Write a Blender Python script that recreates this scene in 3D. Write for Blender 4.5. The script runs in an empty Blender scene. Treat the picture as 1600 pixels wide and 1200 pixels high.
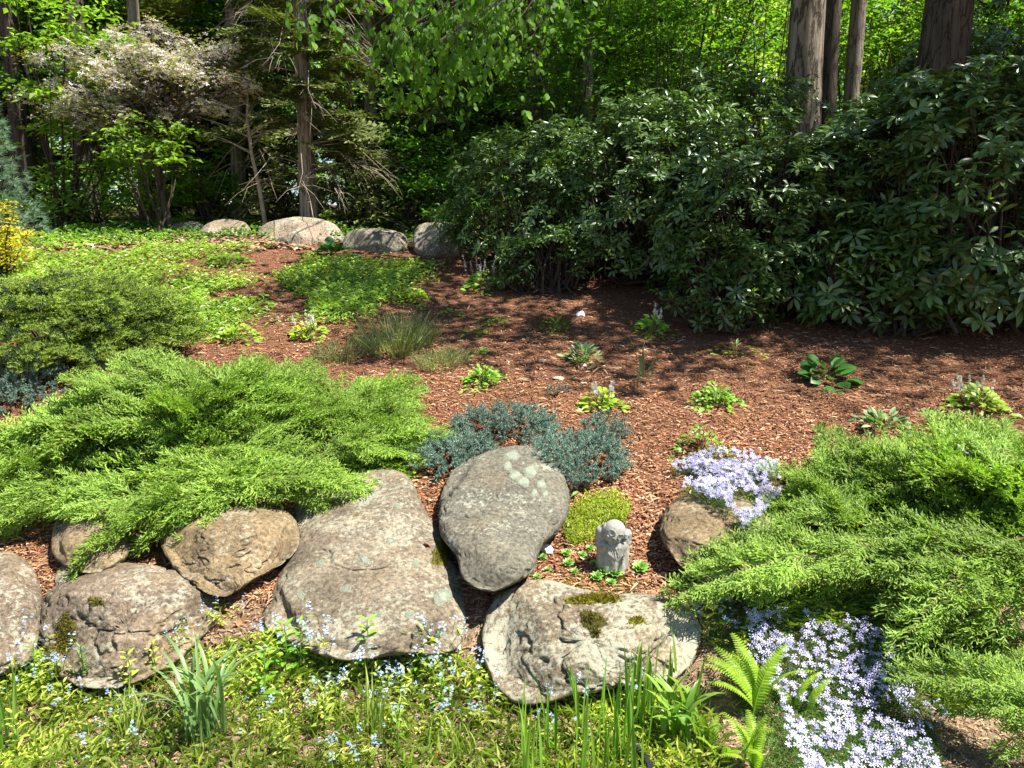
import bpy, math, random
import numpy as np
from mathutils import Matrix, Vector
from mathutils.bvhtree import BVHTree

rng = np.random.default_rng(7)
random.seed(7)
sc = bpy.context.scene
C = sc.collection
R = math.radians

# ------------------------------------------------------------------ camera, sky, sun, exposure
CAMZ, PITCH, FPX = 1.65, R(10.0), 1209.0
cam = bpy.data.cameras.new('camera')
cam.lens = 36.0 * FPX / 1600.0
cam.sensor_width = 36.0
cam.clip_start = 0.05
cam.clip_end = 2000
camo = bpy.data.objects.new('camera', cam)
camo.location = (0, 0, CAMZ)
camo.rotation_euler = (R(90) - PITCH, 0, 0)
C.objects.link(camo)
sc.camera = camo

SUN = Vector((0.46, -0.16, 0.87)).normalized()      # direction towards the sun
w = bpy.data.worlds.new('World')
sc.world = w
w.use_nodes = True
nt = w.node_tree
sky = nt.nodes.new('ShaderNodeTexSky')
sky.sky_type = 'NISHITA'
sky.sun_disc = False
sky.dust_density = 0.3
sky.ozone_density = 2.0
sky.sun_elevation = math.asin(SUN.z)
sky.sun_rotation = math.atan2(SUN.x, SUN.y)
bg = nt.nodes['Background']
bg.inputs['Strength'].default_value = 0.065
nt.links.new(sky.outputs[0], bg.inputs['Color'])
sl = bpy.data.lights.new('sun', 'SUN')
sl.energy = 5.0
sl.angle = R(0.53)
sl.color = (1.0, 0.955, 0.88)
so = bpy.data.objects.new('sun', sl)
so.rotation_euler = SUN.to_track_quat('Z', 'Y').to_euler()
so.location = (10, 0, 20)
C.objects.link(so)
sc.view_settings.view_transform = 'Standard'
sc.view_settings.look = 'None'
sc.view_settings.exposure = 1.48
sc.view_settings.gamma = 1.0
sc.view_settings.use_curve_mapping = False
sc.cycles.max_bounces = 6
sc.cycles.diffuse_bounces = 3
sc.cycles.glossy_bounces = 2
sc.cycles.transmission_bounces = 3
sc.cycles.caustics_reflective = False
sc.cycles.caustics_refractive = False

# ------------------------------------------------------------------ numeric helpers
def _h(ix, iy, iz):
    n = (ix * 374761393 + iy * 668265263 + iz * 2147483647 + 1274126177) & 0xffffffff
    n = ((n ^ (n >> 13)) * 1274126177) & 0xffffffff
    n = ((n ^ (n >> 16)) * 2246822519) & 0xffffffff
    return ((n ^ (n >> 15)) & 0xffffff) / float(0xffffff)

def vnoise(p):
    p = np.asarray(p, float)
    i = np.floor(p).astype(np.int64)
    f = p - i
    f = f * f * (3 - 2 * f)
    r = 0
    for dx in (0, 1):
        for dy in (0, 1):
            for dz in (0, 1):
                wt = (f[..., 0] if dx else 1 - f[..., 0]) * (f[..., 1] if dy else 1 - f[..., 1]) * (f[..., 2] if dz else 1 - f[..., 2])
                r = r + wt * _h(i[..., 0] + dx, i[..., 1] + dy, i[..., 2] + dz)
    return r * 2 - 1

def fbm(p, o=4):
    a, s, r = 1.0, 0, 0
    p = np.asarray(p, float)
    for k in range(o):
        r = r + a * vnoise(p + 17.3 * k)
        s += a
        a *= 0.5
        p = p * 2.03
    return r / s

_py = np.array([-400, -3, 1.6, 2.45, 2.62, 2.90, 3.15, 3.7, 4.4, 5.3, 6.1, 8.2, 9.0, 10, 12, 20, 40, 120, 600.])
_pz = np.array([-2, 0.0, 0.0, 0.02, 0.06, 0.24, 0.30, .47, .645, .86, 1.05, 1.53, 1.70, 1.83, 1.98, 2.5, 3.6, 8, 20.])
_gy = np.concatenate([np.linspace(-400, -3, 20), np.linspace(-2.99, 40, 2000), np.linspace(41, 600, 60)])
_gz = np.interp(_gy, _py, _pz)
_k = np.ones(9) / 9
_gz2 = np.convolve(_gz, _k, 'same'); _gz2[:25] = _gz[:25]; _gz2[-70:] = _gz[-70:]

def _terrain(x, y):
    x = np.asarray(x, float); y = np.asarray(y, float)
    z = np.interp(y, _gy, _gz2)
    q = np.stack([x * 0.9, y * 0.9, np.zeros_like(x)], -1)
    z = z + 0.045 * fbm(q, 3) * np.clip((y - 1.5) / 3, 0.25, 1)
    q2 = np.stack([x * 7, y * 7, np.zeros_like(x) + 3], -1)
    z = z + 0.010 * fbm(q2, 2)
    z = z + 0.10 * np.exp(-((x + 4.2) / 2.0) ** 2) * np.clip((y - 4) / 4, 0, 1)
    return z

_tx = np.arange(-14, 14.001, .04); _ty = np.arange(0.5, 16.001, .04)
_TG = _terrain(*np.meshgrid(_tx, _ty))
def terrain(x, y):
    x = np.asarray(x, float); y = np.asarray(y, float)
    x, y = np.broadcast_arrays(x, y)
    fx = (x + 14) / .04; fy = (y - .5) / .04
    ins = (fx >= 0) & (fy >= 0) & (fx < len(_tx) - 1.01) & (fy < len(_ty) - 1.01)
    i = np.clip(fx.astype(int), 0, len(_tx) - 2); j = np.clip(fy.astype(int), 0, len(_ty) - 2)
    a = np.clip(fx - i, 0, 1); b = np.clip(fy - j, 0, 1)
    z = (_TG[j, i] * (1 - a) + _TG[j, i + 1] * a) * (1 - b) + (_TG[j + 1, i] * (1 - a) + _TG[j + 1, i + 1] * a) * b
    if not ins.all():
        z = np.array(z); m = ~ins
        z[m] = _terrain(x[m], y[m])
    return z

def rays(u, v):
    u = np.asarray(u, float); v = np.asarray(v, float)
    dx = (u - 800) / FPX
    dy = -(v - 600) / FPX
    cp, sp = math.cos(PITCH), math.sin(PITCH)
    return np.stack([dx, cp + dy * sp, -sp + dy * cp], -1)

def hit(u, v):
    """where the view ray through a spot of the photograph meets the ground (t, point)"""
    d = rays(u, v)
    t = np.full(d.shape[:-1], 1.2)
    lo = t.copy(); done = np.zeros(t.shape, bool)
    hi = np.full(t.shape, 40.0)
    step = 0.06
    while True:
        p = d * t[..., None]
        below = (CAMZ + p[..., 2]) < terrain(p[..., 0], p[..., 1])
        new = below & ~done
        hi = np.where(new, t, hi)
        done |= below
        if done.all() or t.max() > 30: break
        lo = np.where(done, lo, t)
        t = np.where(done, t, t * 1.02 + 0.01)
    for _ in range(18):
        m = (lo + hi) / 2
        p = d * m[..., None]
        b = (CAMZ + p[..., 2]) < terrain(p[..., 0], p[..., 1])
        hi = np.where(b, m, hi); lo = np.where(b, lo, m)
    p = d * hi[..., None]
    p[..., 2] += CAMZ
    return hi, p

def H(u, v):
    return Vector(hit(np.array([float(u)]), np.array([float(v)]))[1][0])

def at(u, v, Y):
    d = rays(np.array(float(u)), np.array(float(v)))
    t = Y / d[1]
    return Vector((d[0] * t, Y, CAMZ + d[2] * t))

def xat(u, Y):
    return (u - 800) / FPX * Y * 1.01

def onground(x, y, dz=0.0):
    return Vector((x, y, float(terrain(np.array(x), np.array(y))) + dz))

def norm(a):
    a = np.asarray(a, float)
    return a / np.maximum(np.linalg.norm(a, axis=-1, keepdims=True), 1e-9)

def frames(d, n):
    """rotation matrices whose y axis is d and whose z axis is near n"""
    y = norm(d)
    x = np.cross(y, n)
    bad = np.linalg.norm(x, axis=-1) < 1e-4
    if bad.any():
        x[bad] = np.cross(y[bad], np.array([1.0, .3, .2]))
    x = norm(x)
    z = np.cross(x, y)
    return np.stack([x, y, z], -1)

def inpoly(poly, n, r=None):
    r = r or rng
    poly = np.array(poly, float)
    lo, hi_ = poly.min(0), poly.max(0)
    out = []
    tot = 0
    while tot < n:
        q = lo + r.random((n * 2, 2)) * (hi_ - lo)
        ins = np.zeros(len(q), bool)
        j = len(poly) - 1
        for i in range(len(poly)):
            a, b = poly[i], poly[j]
            c = ((a[1] > q[:, 1]) != (b[1] > q[:, 1])) & (q[:, 0] < (b[0] - a[0]) * (q[:, 1] - a[1]) / (b[1] - a[1] + 1e-9) + a[0])
            ins ^= c
            j = i
        out.append(q[ins]); tot += ins.sum()
    return np.concatenate(out)[:n]

# ------------------------------------------------------------------ mesh helpers
def mesh(name, V, F, mats, smooth=False, mi=None):
    V = np.asarray(V, np.float32); F = np.asarray(F, np.int32)
    me = bpy.data.meshes.new(name)
    me.vertices.add(len(V)); me.vertices.foreach_set('co', V.ravel())
    me.loops.add(F.size); me.loops.foreach_set('vertex_index', F.ravel())
    me.polygons.add(len(F))
    k = F.shape[1]
    me.polygons.foreach_set('loop_start', np.arange(0, F.size, k, dtype=np.int32))
    me.polygons.foreach_set('loop_total', np.full(len(F), k, np.int32))
    me.polygons.foreach_set('use_smooth', np.full(len(F), smooth, bool))
    for m in (mats if isinstance(mats, (list, tuple)) else [mats]):
        me.materials.append(m)
    if mi is not None:
        me.polygons.foreach_set('material_index', np.asarray(mi, np.int32))
    me.update(calc_edges=True)
    return me

def soup(tmpl, pos, rot, scl):
    """many copies of one small template as arrays"""
    V, F = tmpl[0], tmpl[1]
    scl = np.asarray(scl, float)
    if scl.ndim == 1: scl = np.repeat(scl[:, None], 3, 1)
    P = np.einsum('nij,nkj->nki', rot, V[None] * scl[:, None, :]) + pos[:, None, :]
    n = len(pos)
    FF = (F[None] + (np.arange(n) * len(V))[:, None, None]).reshape(-1, 3)
    return P.reshape(-1, 3), FF

def join(parts):
    Vs, Fs, o = [], [], 0
    for V, F in parts:
        Vs.append(V); Fs.append(np.asarray(F) + o); o += len(V)
    return np.concatenate(Vs), np.concatenate(Fs)

def tube(pts, rad, sides=8, cap=True):
    pts = np.array(pts, float); rad = np.broadcast_to(np.array(rad, float), (len(pts),))
    d = np.gradient(pts, axis=0); d = norm(d)
    ref = np.array([0.0, 1, 0]) if abs(d[:, 1]).mean() < .8 else np.array([1.0, 0, 0])
    x = norm(np.cross(d, ref)); y = np.cross(d, x)
    a = np.linspace(0, 2 * np.pi, sides, endpoint=False)
    V = pts[:, None] + rad[:, None, None] * (np.cos(a)[None, :, None] * x[:, None] + np.sin(a)[None, :, None] * y[:, None])
    V = V.reshape(-1, 3)
    F = []
    for i in range(len(pts) - 1):
        for j in range(sides):
            p, q = i * sides + j, i * sides + (j + 1) % sides
            F += [(p, q, q + sides), (p, q + sides, p + sides)]
    if cap:
        n = len(V); V = np.vstack([V, pts[-1]])
        for j in range(sides): F.append(((len(pts) - 1) * sides + j, (len(pts) - 1) * sides + (j + 1) % sides, n))
    return V, np.array(F)

# leaf templates: base at origin, along +Y, normal +Z, length 1
def leaf_tmpl(wd=.36, fold=.08, droop=.12, rich=False, fat=.5):
    if not rich:
        V = np.array([[0, 0, 0], [-wd / 2, fat, fold], [0, 1, -droop], [wd / 2, fat, fold]])
        return V, np.array([[0, 3, 2], [0, 2, 1]])
    ys = [0.12, .38, .66, .87]; ws = [.42, .95, 1.0, .5]
    V = [[0, 0, 0]]
    for y, s in zip(ys, ws):
        z = -droop * y * y
        V += [[-wd / 2 * s, y, z + fold * s], [0, y, z], [wd / 2 * s, y, z + fold * s]]
    V.append([0, 1, -droop])
    F = [(0, 2, 1), (0, 3, 2)]
    for k in range(3):
        a = 1 + 3 * k
        F += [(a, a + 1, a + 4), (a, a + 4, a + 3), (a + 1, a + 2, a + 5), (a + 1, a + 5, a + 4)]
    F += [(10, 11, 13), (11, 12, 13)]
    return np.array(V, float), np.array(F)

LF = leaf_tmpl(.55, .07, .14)
LFN = leaf_tmpl(.34, .05, .15)
LR = leaf_tmpl(.33, .05, .16, True)
LB = leaf_tmpl(.62, .07, .25, True)
NEEDLE = (np.array([[-.04, 0, 0], [.04, 0, 0], [0, 1, 0.05]]), np.array([[0, 1, 2]]))
TWIGLET = (np.array([[0, 0, 0], [-.11, .45, .03], [0, 1, .1], [.11, .45, .03]]), np.array([[0, 3, 2], [0, 2, 1]]))

def flower_tmpl(n=5, notch=True):
    V = [[0, 0, 0]]; F = []
    for i in range(n):
        a = 2 * math.pi * i / n
        def P(r, da, z): return [r * math.cos(a + da), r * math.sin(a + da), z]
        b = len(V)
        V += [P(.25, -.26, .02), P(.95, -.27, .06), P(.78, 0, .03) if notch else P(1.05, 0, .02), P(.95, .27, .06), P(.25, .26, .02)]
        F += [(0, b, b + 4), (b, b + 1, b + 2), (b, b + 2, b + 4), (b + 4, b + 2, b + 3)]
    return np.array(V, float) * .5, np.array(F)
FLOWER = flower_tmpl()
FLOWER_S = flower_tmpl(5, False)

def rdirs(n, up=.0, r=None):
    r = r or rng
    a = r.random(n) * 2 * np.pi
    z = r.normal(up, .35, n)
    return norm(np.stack([np.cos(a), np.sin(a), z], -1))

# ------------------------------------------------------------------ scene objects
def setp(o, label=None, cat=None, group=None, kind=None):
    if label: o['label'] = label
    if cat: o['category'] = cat
    if group: o['group'] = group
    if kind: o['kind'] = kind
    return o

def thing(name, label, cat, loc=(0, 0, 0), group=None, kind=None):
    o = bpy.data.objects.new(name, None)
    o.empty_display_size = .1
    o.location = loc
    C.objects.link(o)
    return setp(o, label, cat, group, kind)

def add(name, me, parent=None, loc=(0, 0, 0), label=None, cat=None, group=None, kind=None):
    o = bpy.data.objects.new(name, me)
    o.location = loc
    C.objects.link(o)
    if parent is not None: o.parent = parent
    return setp(o, label, cat, group, kind)

def world_part(name, VF, mats, parent, smooth=False, kind=None, mi=None, label=None):
    V = np.asarray(VF[0], float) - np.array(parent.location)[None]
    return add(name, mesh(name, V, VF[1], mats, smooth, mi), parent, kind=kind, label=label)

def clone(src, loc, rz=0.0, s=1.0, label=None, group=None):
    def cp(o, par):
        c = o.copy(); C.objects.link(c); c.parent = par
        for ch in kids.get(o.name, []): cp(ch, c)
        return c
    kids = {}
    def coll(o):
        kids[o.name] = list(o.children)
        for ch in o.children: coll(ch)
    coll(src)
    r = cp(src, None)
    r.location = loc; r.rotation_euler = (0, 0, rz)
    r.scale = (s, s, s) if not isinstance(s, tuple) else s
    if label: r['label'] = label
    if group: r['group'] = group
    return r

def put(me, name, parent, pos, rot, scl):
    """one object per row, sharing mesh data; pos is in the parent's own space"""
    for i in range(len(pos)):
        m = me[i % len(me)] if isinstance(me, list) else me
        o = bpy.data.objects.new(name, m)
        s = scl[i]
        s = Vector((s, s, s)) if np.ndim(s) == 0 else Vector(s)
        M = Matrix(rot[i].tolist()).to_4x4()
        M = Matrix.Translation(Vector(pos[i])) @ M @ Matrix.Diagonal((*s, 1))
        o.matrix_basis = M
        C.objects.link(o)
        o.parent = parent

def leaves(parent, tmpl, mat, pos, rot, scl, name='leaf', rest='foliage', single=300, smooth=True, world=True):
    """the leaves that show largest become parts of their own, the others one joined part"""
    pos = np.asarray(pos, float); scl = np.asarray(scl, float)
    if scl.ndim == 1: scl = np.repeat(scl[:, None], 3, 1)
    base = np.array(parent.location) if world else np.zeros(3)
    d = np.linalg.norm(pos + (0 if world else np.array(parent.location)) - np.array([0, 0, CAMZ]), axis=1)
    key = scl[:, 1] / d
    pw = pos + (0 if world else np.array(parent.location))
    dep = pw[:, 1] * math.cos(PITCH) - (pw[:, 2] - CAMZ) * math.sin(PITCH)
    vis = np.abs(pw[:, 0] / np.maximum(dep, .1)) < .66
    key = key * np.where(vis, 1, .2)
    od = np.argsort(-key)
    a, b = od[:single], od[single:]
    me = mesh(name, tmpl[0], tmpl[1], mat, smooth)
    put(me, name, parent, pos[a] - base, rot[a], scl[a])
    if len(b):
        V, F = soup(tmpl, pos[b] - base, rot[b], scl[b])
        add(rest, mesh(rest, V, F, mat, smooth), parent, kind='stuff')

# ------------------------------------------------------------------ materials
def _mat(name):
    m = bpy.data.materials.new(name); m.use_nodes = True
    t = m.node_tree
    b = t.nodes['Principled BSDF']
    return m, t, b, t.nodes.new, t.links.new

def ramp(N, cols, pos=None):
    r = N('ShaderNodeValToRGB')
    e = r.color_ramp.elements
    while len(e) < len(cols): e.new(0.5)
    for i, c in enumerate(cols):
        e[i].position = pos[i] if pos else i / (len(cols) - 1)
        e[i].color = (*c, 1)
    return r

def leaf_mat(name, cols, trans=.35, rough=.45, spec=.4, tcol=None, pos=None, nv=(.72, 1.25)):
    m, t, b, N, L = _mat(name)
    g = N('ShaderNodeNewGeometry'); oi = N('ShaderNodeObjectInfo')
    a = N('ShaderNodeMath'); a.operation = 'ADD'; L(g.outputs['Random Per Island'], a.inputs[0]); L(oi.outputs['Random'], a.inputs[1])
    f = N('ShaderNodeMath'); f.operation = 'FRACT'; L(a.outputs[0], f.inputs[0])
    r = ramp(N, cols, pos); L(f.outputs[0], r.inputs[0])
    nz = N('ShaderNodeTexNoise'); nz.inputs['Scale'].default_value = 2.3; nz.inputs['Detail'].default_value = 2
    tc = N('ShaderNodeNewGeometry'); L(tc.outputs['Position'], nz.inputs['Vector'])
    mr = N('ShaderNodeMapRange'); mr.inputs[1].default_value = .3; mr.inputs[2].default_value = .7; mr.inputs[3].default_value = nv[0]; mr.inputs[4].default_value = nv[1]
    L(nz.outputs[0], mr.inputs[0])
    mx = N('ShaderNodeVectorMath'); mx.operation = 'SCALE'; L(r.outputs[0], mx.inputs[0]); L(mr.outputs[0], mx.inputs['Scale'])
    L(mx.outputs[0], b.inputs['Base Color'])
    b.inputs['Roughness'].default_value = rough
    b.inputs['Specular IOR Level'].default_value = spec
    if trans > 0:
        tr = N('ShaderNodeBsdfTranslucent')
        hs = N('ShaderNodeMixRGB'); hs.blend_type = 'MULTIPLY'; hs.inputs[0].default_value = 1
        L(mx.outputs[0], hs.inputs[1]); hs.inputs[2].default_value = (*(tcol or (1.6, 1.8, .6)), 1)
        L(hs.outputs[0], tr.inputs[0])
        ms = N('ShaderNodeMixShader'); ms.inputs[0].default_value = trans
        L(b.outputs[0], ms.inputs[1]); L(tr.outputs[0], ms.inputs[2])
        L(ms.outputs[0], t.nodes['Material Output'].inputs[0])
    return m

def bark_mat(name, c1, c2, sx=9, sz=1.6, bump=.6, dist=.03):
    m, t, b, N, L = _mat(name)
    tc = N('ShaderNodeTexCoord'); mp = N('ShaderNodeMapping'); mp.inputs['Scale'].default_value = (sx, sx, sz)
    L(tc.outputs['Object'], mp.inputs[0])
    vo = N('ShaderNodeTexVoronoi'); vo.feature = 'DISTANCE_TO_EDGE'; vo.inputs['Scale'].default_value = 3.4
    nz = N('ShaderNodeTexNoise'); nz.inputs['Scale'].default_value = 1.6; nz.inputs['Detail'].default_value = 8; nz.inputs['Roughness'].default_value = .65
    L(mp.outputs[0], nz.inputs[0])
    mm = N('ShaderNodeMixRGB'); mm.inputs[0].default_value = .55; L(mp.outputs[0], mm.inputs[1]); L(nz.outputs['Color'], mm.inputs[2]); L(mm.outputs[0], vo.inputs[0])
    mr = N('ShaderNodeMapRange'); mr.inputs[2].default_value = .07; mr.inputs[3].default_value = .35; L(vo.outputs['Distance'], mr.inputs[0])
    mul = N('ShaderNodeMath'); mul.operation = 'MULTIPLY'; L(mr.outputs[0], mul.inputs[0]); L(nz.outputs[0], mul.inputs[1])
    r = ramp(N, [tuple(x * .35 for x in c1), c1, c2], [0.02, .3, .62]); L(mul.outputs[0], r.inputs[0])
    L(r.outputs[0], b.inputs['Base Color']); b.inputs['Roughness'].default_value = .9; b.inputs['Specular IOR Level'].default_value = .15
    bu = N('ShaderNodeBump'); bu.inputs['Strength'].default_value = bump; bu.inputs['Distance'].default_value = dist
    L(mul.outputs[0], bu.inputs['Height']); L(bu.outputs[0], b.inputs['Normal'])
    return m

def rock_mat(name, base, light, lich=(.42, .43, .33), lamt=.5, spk=.5, warm=(.30, .2, .1), seed=0.0, warmth=.3):
    base = tuple(np.array(base) * (1.06, .98, .84)); light = tuple(np.array(light) * (1.06, .99, .85))
    m, t, b, N, L = _mat(name)
    g = N('ShaderNodeNewGeometry')
    ad = N('ShaderNodeVectorMath'); ad.operation = 'ADD'; L(g.outputs['Position'], ad.inputs[0]); ad.inputs[1].default_value = (seed, seed * .7, seed * 1.3)
    def nz(s, d=6, r=.6):
        n = N('ShaderNodeTexNoise'); n.inputs['Scale'].default_value = s; n.inputs['Detail'].default_value = d; n.inputs['Roughness'].default_value = r
        L(ad.outputs[0], n.inputs[0]); return n
    n1 = nz(5, 8, .65); n2 = nz(60, 5, .7); n3 = nz(3.0, 4, .5); n4 = nz(220, 3, .6)
    r1 = ramp(N, [tuple(x * .72 for x in base), base, light], [.30, .5, .78]); L(n1.outputs[0], r1.inputs[0])
    # warm stains
    rw = ramp(N, [(0, 0, 0), (1, 1, 1)], [.52, .72]); L(n3.outputs[0], rw.inputs[0])
    mw = N('ShaderNodeMixRGB'); mwf = N('ShaderNodeMath'); mwf.operation = 'MULTIPLY'; mwf.inputs[1].default_value = warmth; L(rw.outputs[0], mwf.inputs[0])
    L(mwf.outputs[0], mw.inputs[0]); L(r1.outputs[0], mw.inputs[1]); mw.inputs[2].default_value = (*warm, 1)
    # grain
    r2 = ramp(N, [(.42, .41, .40), (1, 1, 1), (1.6, 1.56, 1.45)], [.36, .5, .66]); L(n2.outputs[0], r2.inputs[0])
    mg = N('ShaderNodeMixRGB'); mg.blend_type = 'MULTIPLY'; mg.inputs[0].default_value = .9; L(mw.outputs[0], mg.inputs[1]); L(r2.outputs[0], mg.inputs[2])
    r4 = ramp(N, [(.7, .7, .7), (1.25, 1.25, 1.25)], [.35, .65]); L(n4.outputs[0], r4.inputs[0])
    mg2 = N('ShaderNodeMixRGB'); mg2.blend_type = 'MULTIPLY'; mg2.inputs[0].default_value = .7; L(mg.outputs[0], mg2.inputs[1]); L(r4.outputs[0], mg2.inputs[2])
    # crusty lichen flecks
    nl = nz(48, 7, .75); nm = nz(4.5, 3, .6)
    sb = N('ShaderNodeMath'); sb.operation = 'ADD'; L(nl.outputs[0], sb.inputs[0])
    sm = N('ShaderNodeMath'); sm.operation = 'MULTIPLY'; sm.inputs[1].default_value = .55; L(nm.outputs[0], sm.inputs[0]); L(sm.outputs[0], sb.inputs[1])
    rl = ramp(N, [(0, 0, 0), (1, 1, 1)], [.86 - .12 * lamt, .93 - .12 * lamt]); L(sb.outputs[0], rl.inputs[0])
    lf = N('ShaderNodeMath'); lf.operation = 'MULTIPLY'; lf.inputs[1].default_value = spk + .2; L(rl.outputs[0], lf.inputs[0])
    ml = N('ShaderNodeMixRGB'); L(lf.outputs[0], ml.inputs[0]); L(mg2.outputs[0], ml.inputs[1]); ml.inputs[2].default_value = (*lich, 1)
    # pits
    vo = N('ShaderNodeTexVoronoi'); vo.inputs['Scale'].default_value = 38; L(ad.outputs[0], vo.inputs[0])
    rp = ramp(N, [(.15, .14, .12), (1, 1, 1)], [.06, .12]); L(vo.outputs['Distance'], rp.inputs[0])
    mp = N('ShaderNodeMixRGB'); mp.blend_type = 'MULTIPLY'; mp.inputs[0].default_value = .6; L(ml.outputs[0], mp.inputs[1]); L(rp.outputs[0], mp.inputs[2])
    L(mp.outputs[0], b.inputs['Base Color']); b.inputs['Roughness'].default_value = .88; b.inputs['Specular IOR Level'].default_value = .25
    hm = N('ShaderNodeMath'); hm.operation = 'ADD'; L(n1.outputs[0], hm.inputs[0])
    h2 = N('ShaderNodeMath'); h2.operation = 'MULTIPLY'; h2.inputs[1].default_value = .22; L(n2.outputs[0], h2.inputs[0]); L(h2.outputs[0], hm.inputs[1])
    h3 = N('ShaderNodeMath'); h3.operation = 'ADD'; L(hm.outputs[0], h3.inputs[0])
    h4 = N('ShaderNodeMath'); h4.operation = 'MULTIPLY'; h4.inputs[1].default_value = .06; L(n4.outputs[0], h4.inputs[0]); L(h4.outputs[0], h3.inputs[1])
    bu = N('ShaderNodeBump'); bu.inputs['Strength'].default_value = .75; bu.inputs['Distance'].default_value = .022
    L(h3.outputs[0], bu.inputs['Height']); L(bu.outputs[0], b.inputs['Normal'])
    return m

def simple_mat(name, col, rough=.8, var=.25, scale=30, bump=.0, spec=.2):
    m, t, b, N, L = _mat(name)
    g = N('ShaderNodeNewGeometry')
    n = N('ShaderNodeTexNoise'); n.inputs['Scale'].default_value = scale; n.inputs['Detail'].default_value = 5; L(g.outputs['Position'], n.inputs[0])
    r = ramp(N, [tuple(x * (1 - var) for x in col), tuple(min(1, x * (1 + var)) for x in col)], [.3, .7]); L(n.outputs[0], r.inputs[0])
    L(r.outputs[0], b.inputs['Base Color']); b.inputs['Roughness'].default_value = rough; b.inputs['Specular IOR Level'].default_value = spec
    if bump:
        bu = N('ShaderNodeBump'); bu.inputs['Strength'].default_value = bump; bu.inputs['Distance'].default_value = .01
        L(n.outputs[0], bu.inputs['Height']); L(bu.outputs[0], b.inputs['Normal'])
    return m

M = {}
M['maple'] = leaf_mat('maple_leaf', [(.05, .13, .012), (.085, .19, .018), (.14, .27, .03)], .48)
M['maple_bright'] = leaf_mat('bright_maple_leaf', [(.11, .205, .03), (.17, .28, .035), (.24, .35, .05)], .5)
M['beech'] = leaf_mat('beech_leaf', [(.06, .15, .015), (.10, .21, .02), (.15, .28, .03)], .5, .55, .2)
M['wood'] = leaf_mat('sun_toned_woodland_leaf', [(.13, .215, .035), (.20, .30, .045), (.29, .38, .07)], .5)  # lighter than the maple leaf: sun on the far trees put into the colour
M['hemlock'] = leaf_mat('hemlock_needle', [(.055, .07, .016), (.09, .12, .026), (.14, .165, .035)], .2, .6)
M['rhodo'] = leaf_mat('laurel_leaf', [(.045, .085, .02), (.07, .13, .03), (.12, .19, .045)], .15, .36, .6)
M['rhodo_new'] = leaf_mat('laurel_new_growth', [(.16, .26, .03), (.24, .34, .05)], .4, .4)
M['juniper'] = leaf_mat('juniper_scale_leaf', [(.15, .10, .04), (.10, .19, .03), (.205, .33, .046), (.33, .45, .07)], .36, .55, .25, (1.3, 1.5, .7), pos=[0.0, .07, .5, 1])
M['juniper_in'] = simple_mat('juniper_bark', (.10, .06, .035), .9, .3, 40)
M['blue'] = leaf_mat('blue_juniper_needle', [(.085, .15, .095), (.15, .23, .17), (.28, .37, .31)], .15, .55, .3, (1, 1.2, 1))
M['spruce'] = leaf_mat('spruce_needle', [(.02, .045, .010), (.035, .07, .012)], .15, .5)
M['spruce_tip'] = leaf_mat('spruce_new_tip', [(.22, .31, .04), (.33, .42, .07)], .3, .5, .3, (1.3, 1.5, .7))
M['cover'] = leaf_mat('groundcover_leaf', [(.15, .27, .025), (.24, .38, .045), (.37, .46, .10)], .35, .38, .5)
M['weed'] = leaf_mat('weed_leaf', [(.26, .33, .04), (.39, .46, .06), (.54, .56, .14)], .42, .45)
M['grass'] = leaf_mat('grass_blade', [(.14, .22, .03), (.24, .33, .05), (.38, .42, .12)], .35, .4)
M['iris'] = leaf_mat('iris_blade', [(.10, .22, .025), (.16, .30, .04), (.24, .37, .06)], .35, .35, .5)
M['strap'] = leaf_mat('daffodil_blade', [(.13, .23, .07), (.20, .31, .10)], .3, .4, .45, (1.2, 1.5, .8))
M['fern'] = leaf_mat('fern_pinna', [(.19, .32, .02), (.26, .40, .03), (.34, .46, .05)], .45, .45, .3)
M['heuchera'] = leaf_mat('lime_leaf', [(.20, .34, .02), (.29, .43, .04), (.36, .48, .06)], .35, .4)
M['mound'] = leaf_mat('green_mound_leaf', [(.11, .26, .02), (.18, .36, .03), (.25, .42, .05)], .35, .4)
M['hosta'] = leaf_mat('hosta_leaf', [(.04, .13, .025), (.06, .17, .03)], .25, .35, .5)
M['grey_leaf'] = leaf_mat('silvery_leaf', [(.10, .19, .06), (.18, .28, .10), (.34, .40, .24)], .25, .5)
M['heather'] = leaf_mat('heather_sprig', [(.18, .15, .07), (.19, .23, .07), (.24, .31, .09)], .2, .6)
M['sedum'] = leaf_mat('yellow_stonecrop_leaf', [(.20, .28, .02), (.30, .38, .03), (.42, .44, .05)], .3, .4)
M['semper'] = leaf_mat('houseleek_leaf', [(.14, .30, .05), (.20, .38, .07), (.27, .44, .10)], .15, .38, .45)
M['phlox'] = leaf_mat('phlox_petal', [(.38, .34, .64), (.54, .51, .76), (.70, .68, .84)], .25, .6, .2, (1, 1, 1.1))
M['phlox_leaf'] = leaf_mat('phlox_needle', [(.05, .12, .02), (.09, .18, .03), (.13, .24, .035)], .3, .5)
M['fmn'] = leaf_mat('forget_me_not_petal', [(.36, .52, .84), (.46, .62, .90), (.58, .70, .93)], .2, .6, .2, (1, 1, 1.1))
M['white_fl'] = leaf_mat('cream_flower', [(.60, .55, .42), (.75, .72, .60), (.82, .80, .72)], .25, .6, .2, (1, 1, 1))
M['apple_fl'] = leaf_mat('apple_blossom', [(.60, .52, .46), (.74, .68, .62), (.86, .83, .80)], .3, .6, .2, (1, 1, 1))
M['bronze'] = leaf_mat('bronze_leaf', [(.20, .12, .05), (.20, .20, .04), (.16, .24, .04)], .4, .45)
M['yellow'] = leaf_mat('golden_leaf', [(.38, .36, .02), (.52, .47, .02), (.62, .56, .05)], .4, .45, .3, (1.2, 1.2, .5))
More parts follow.
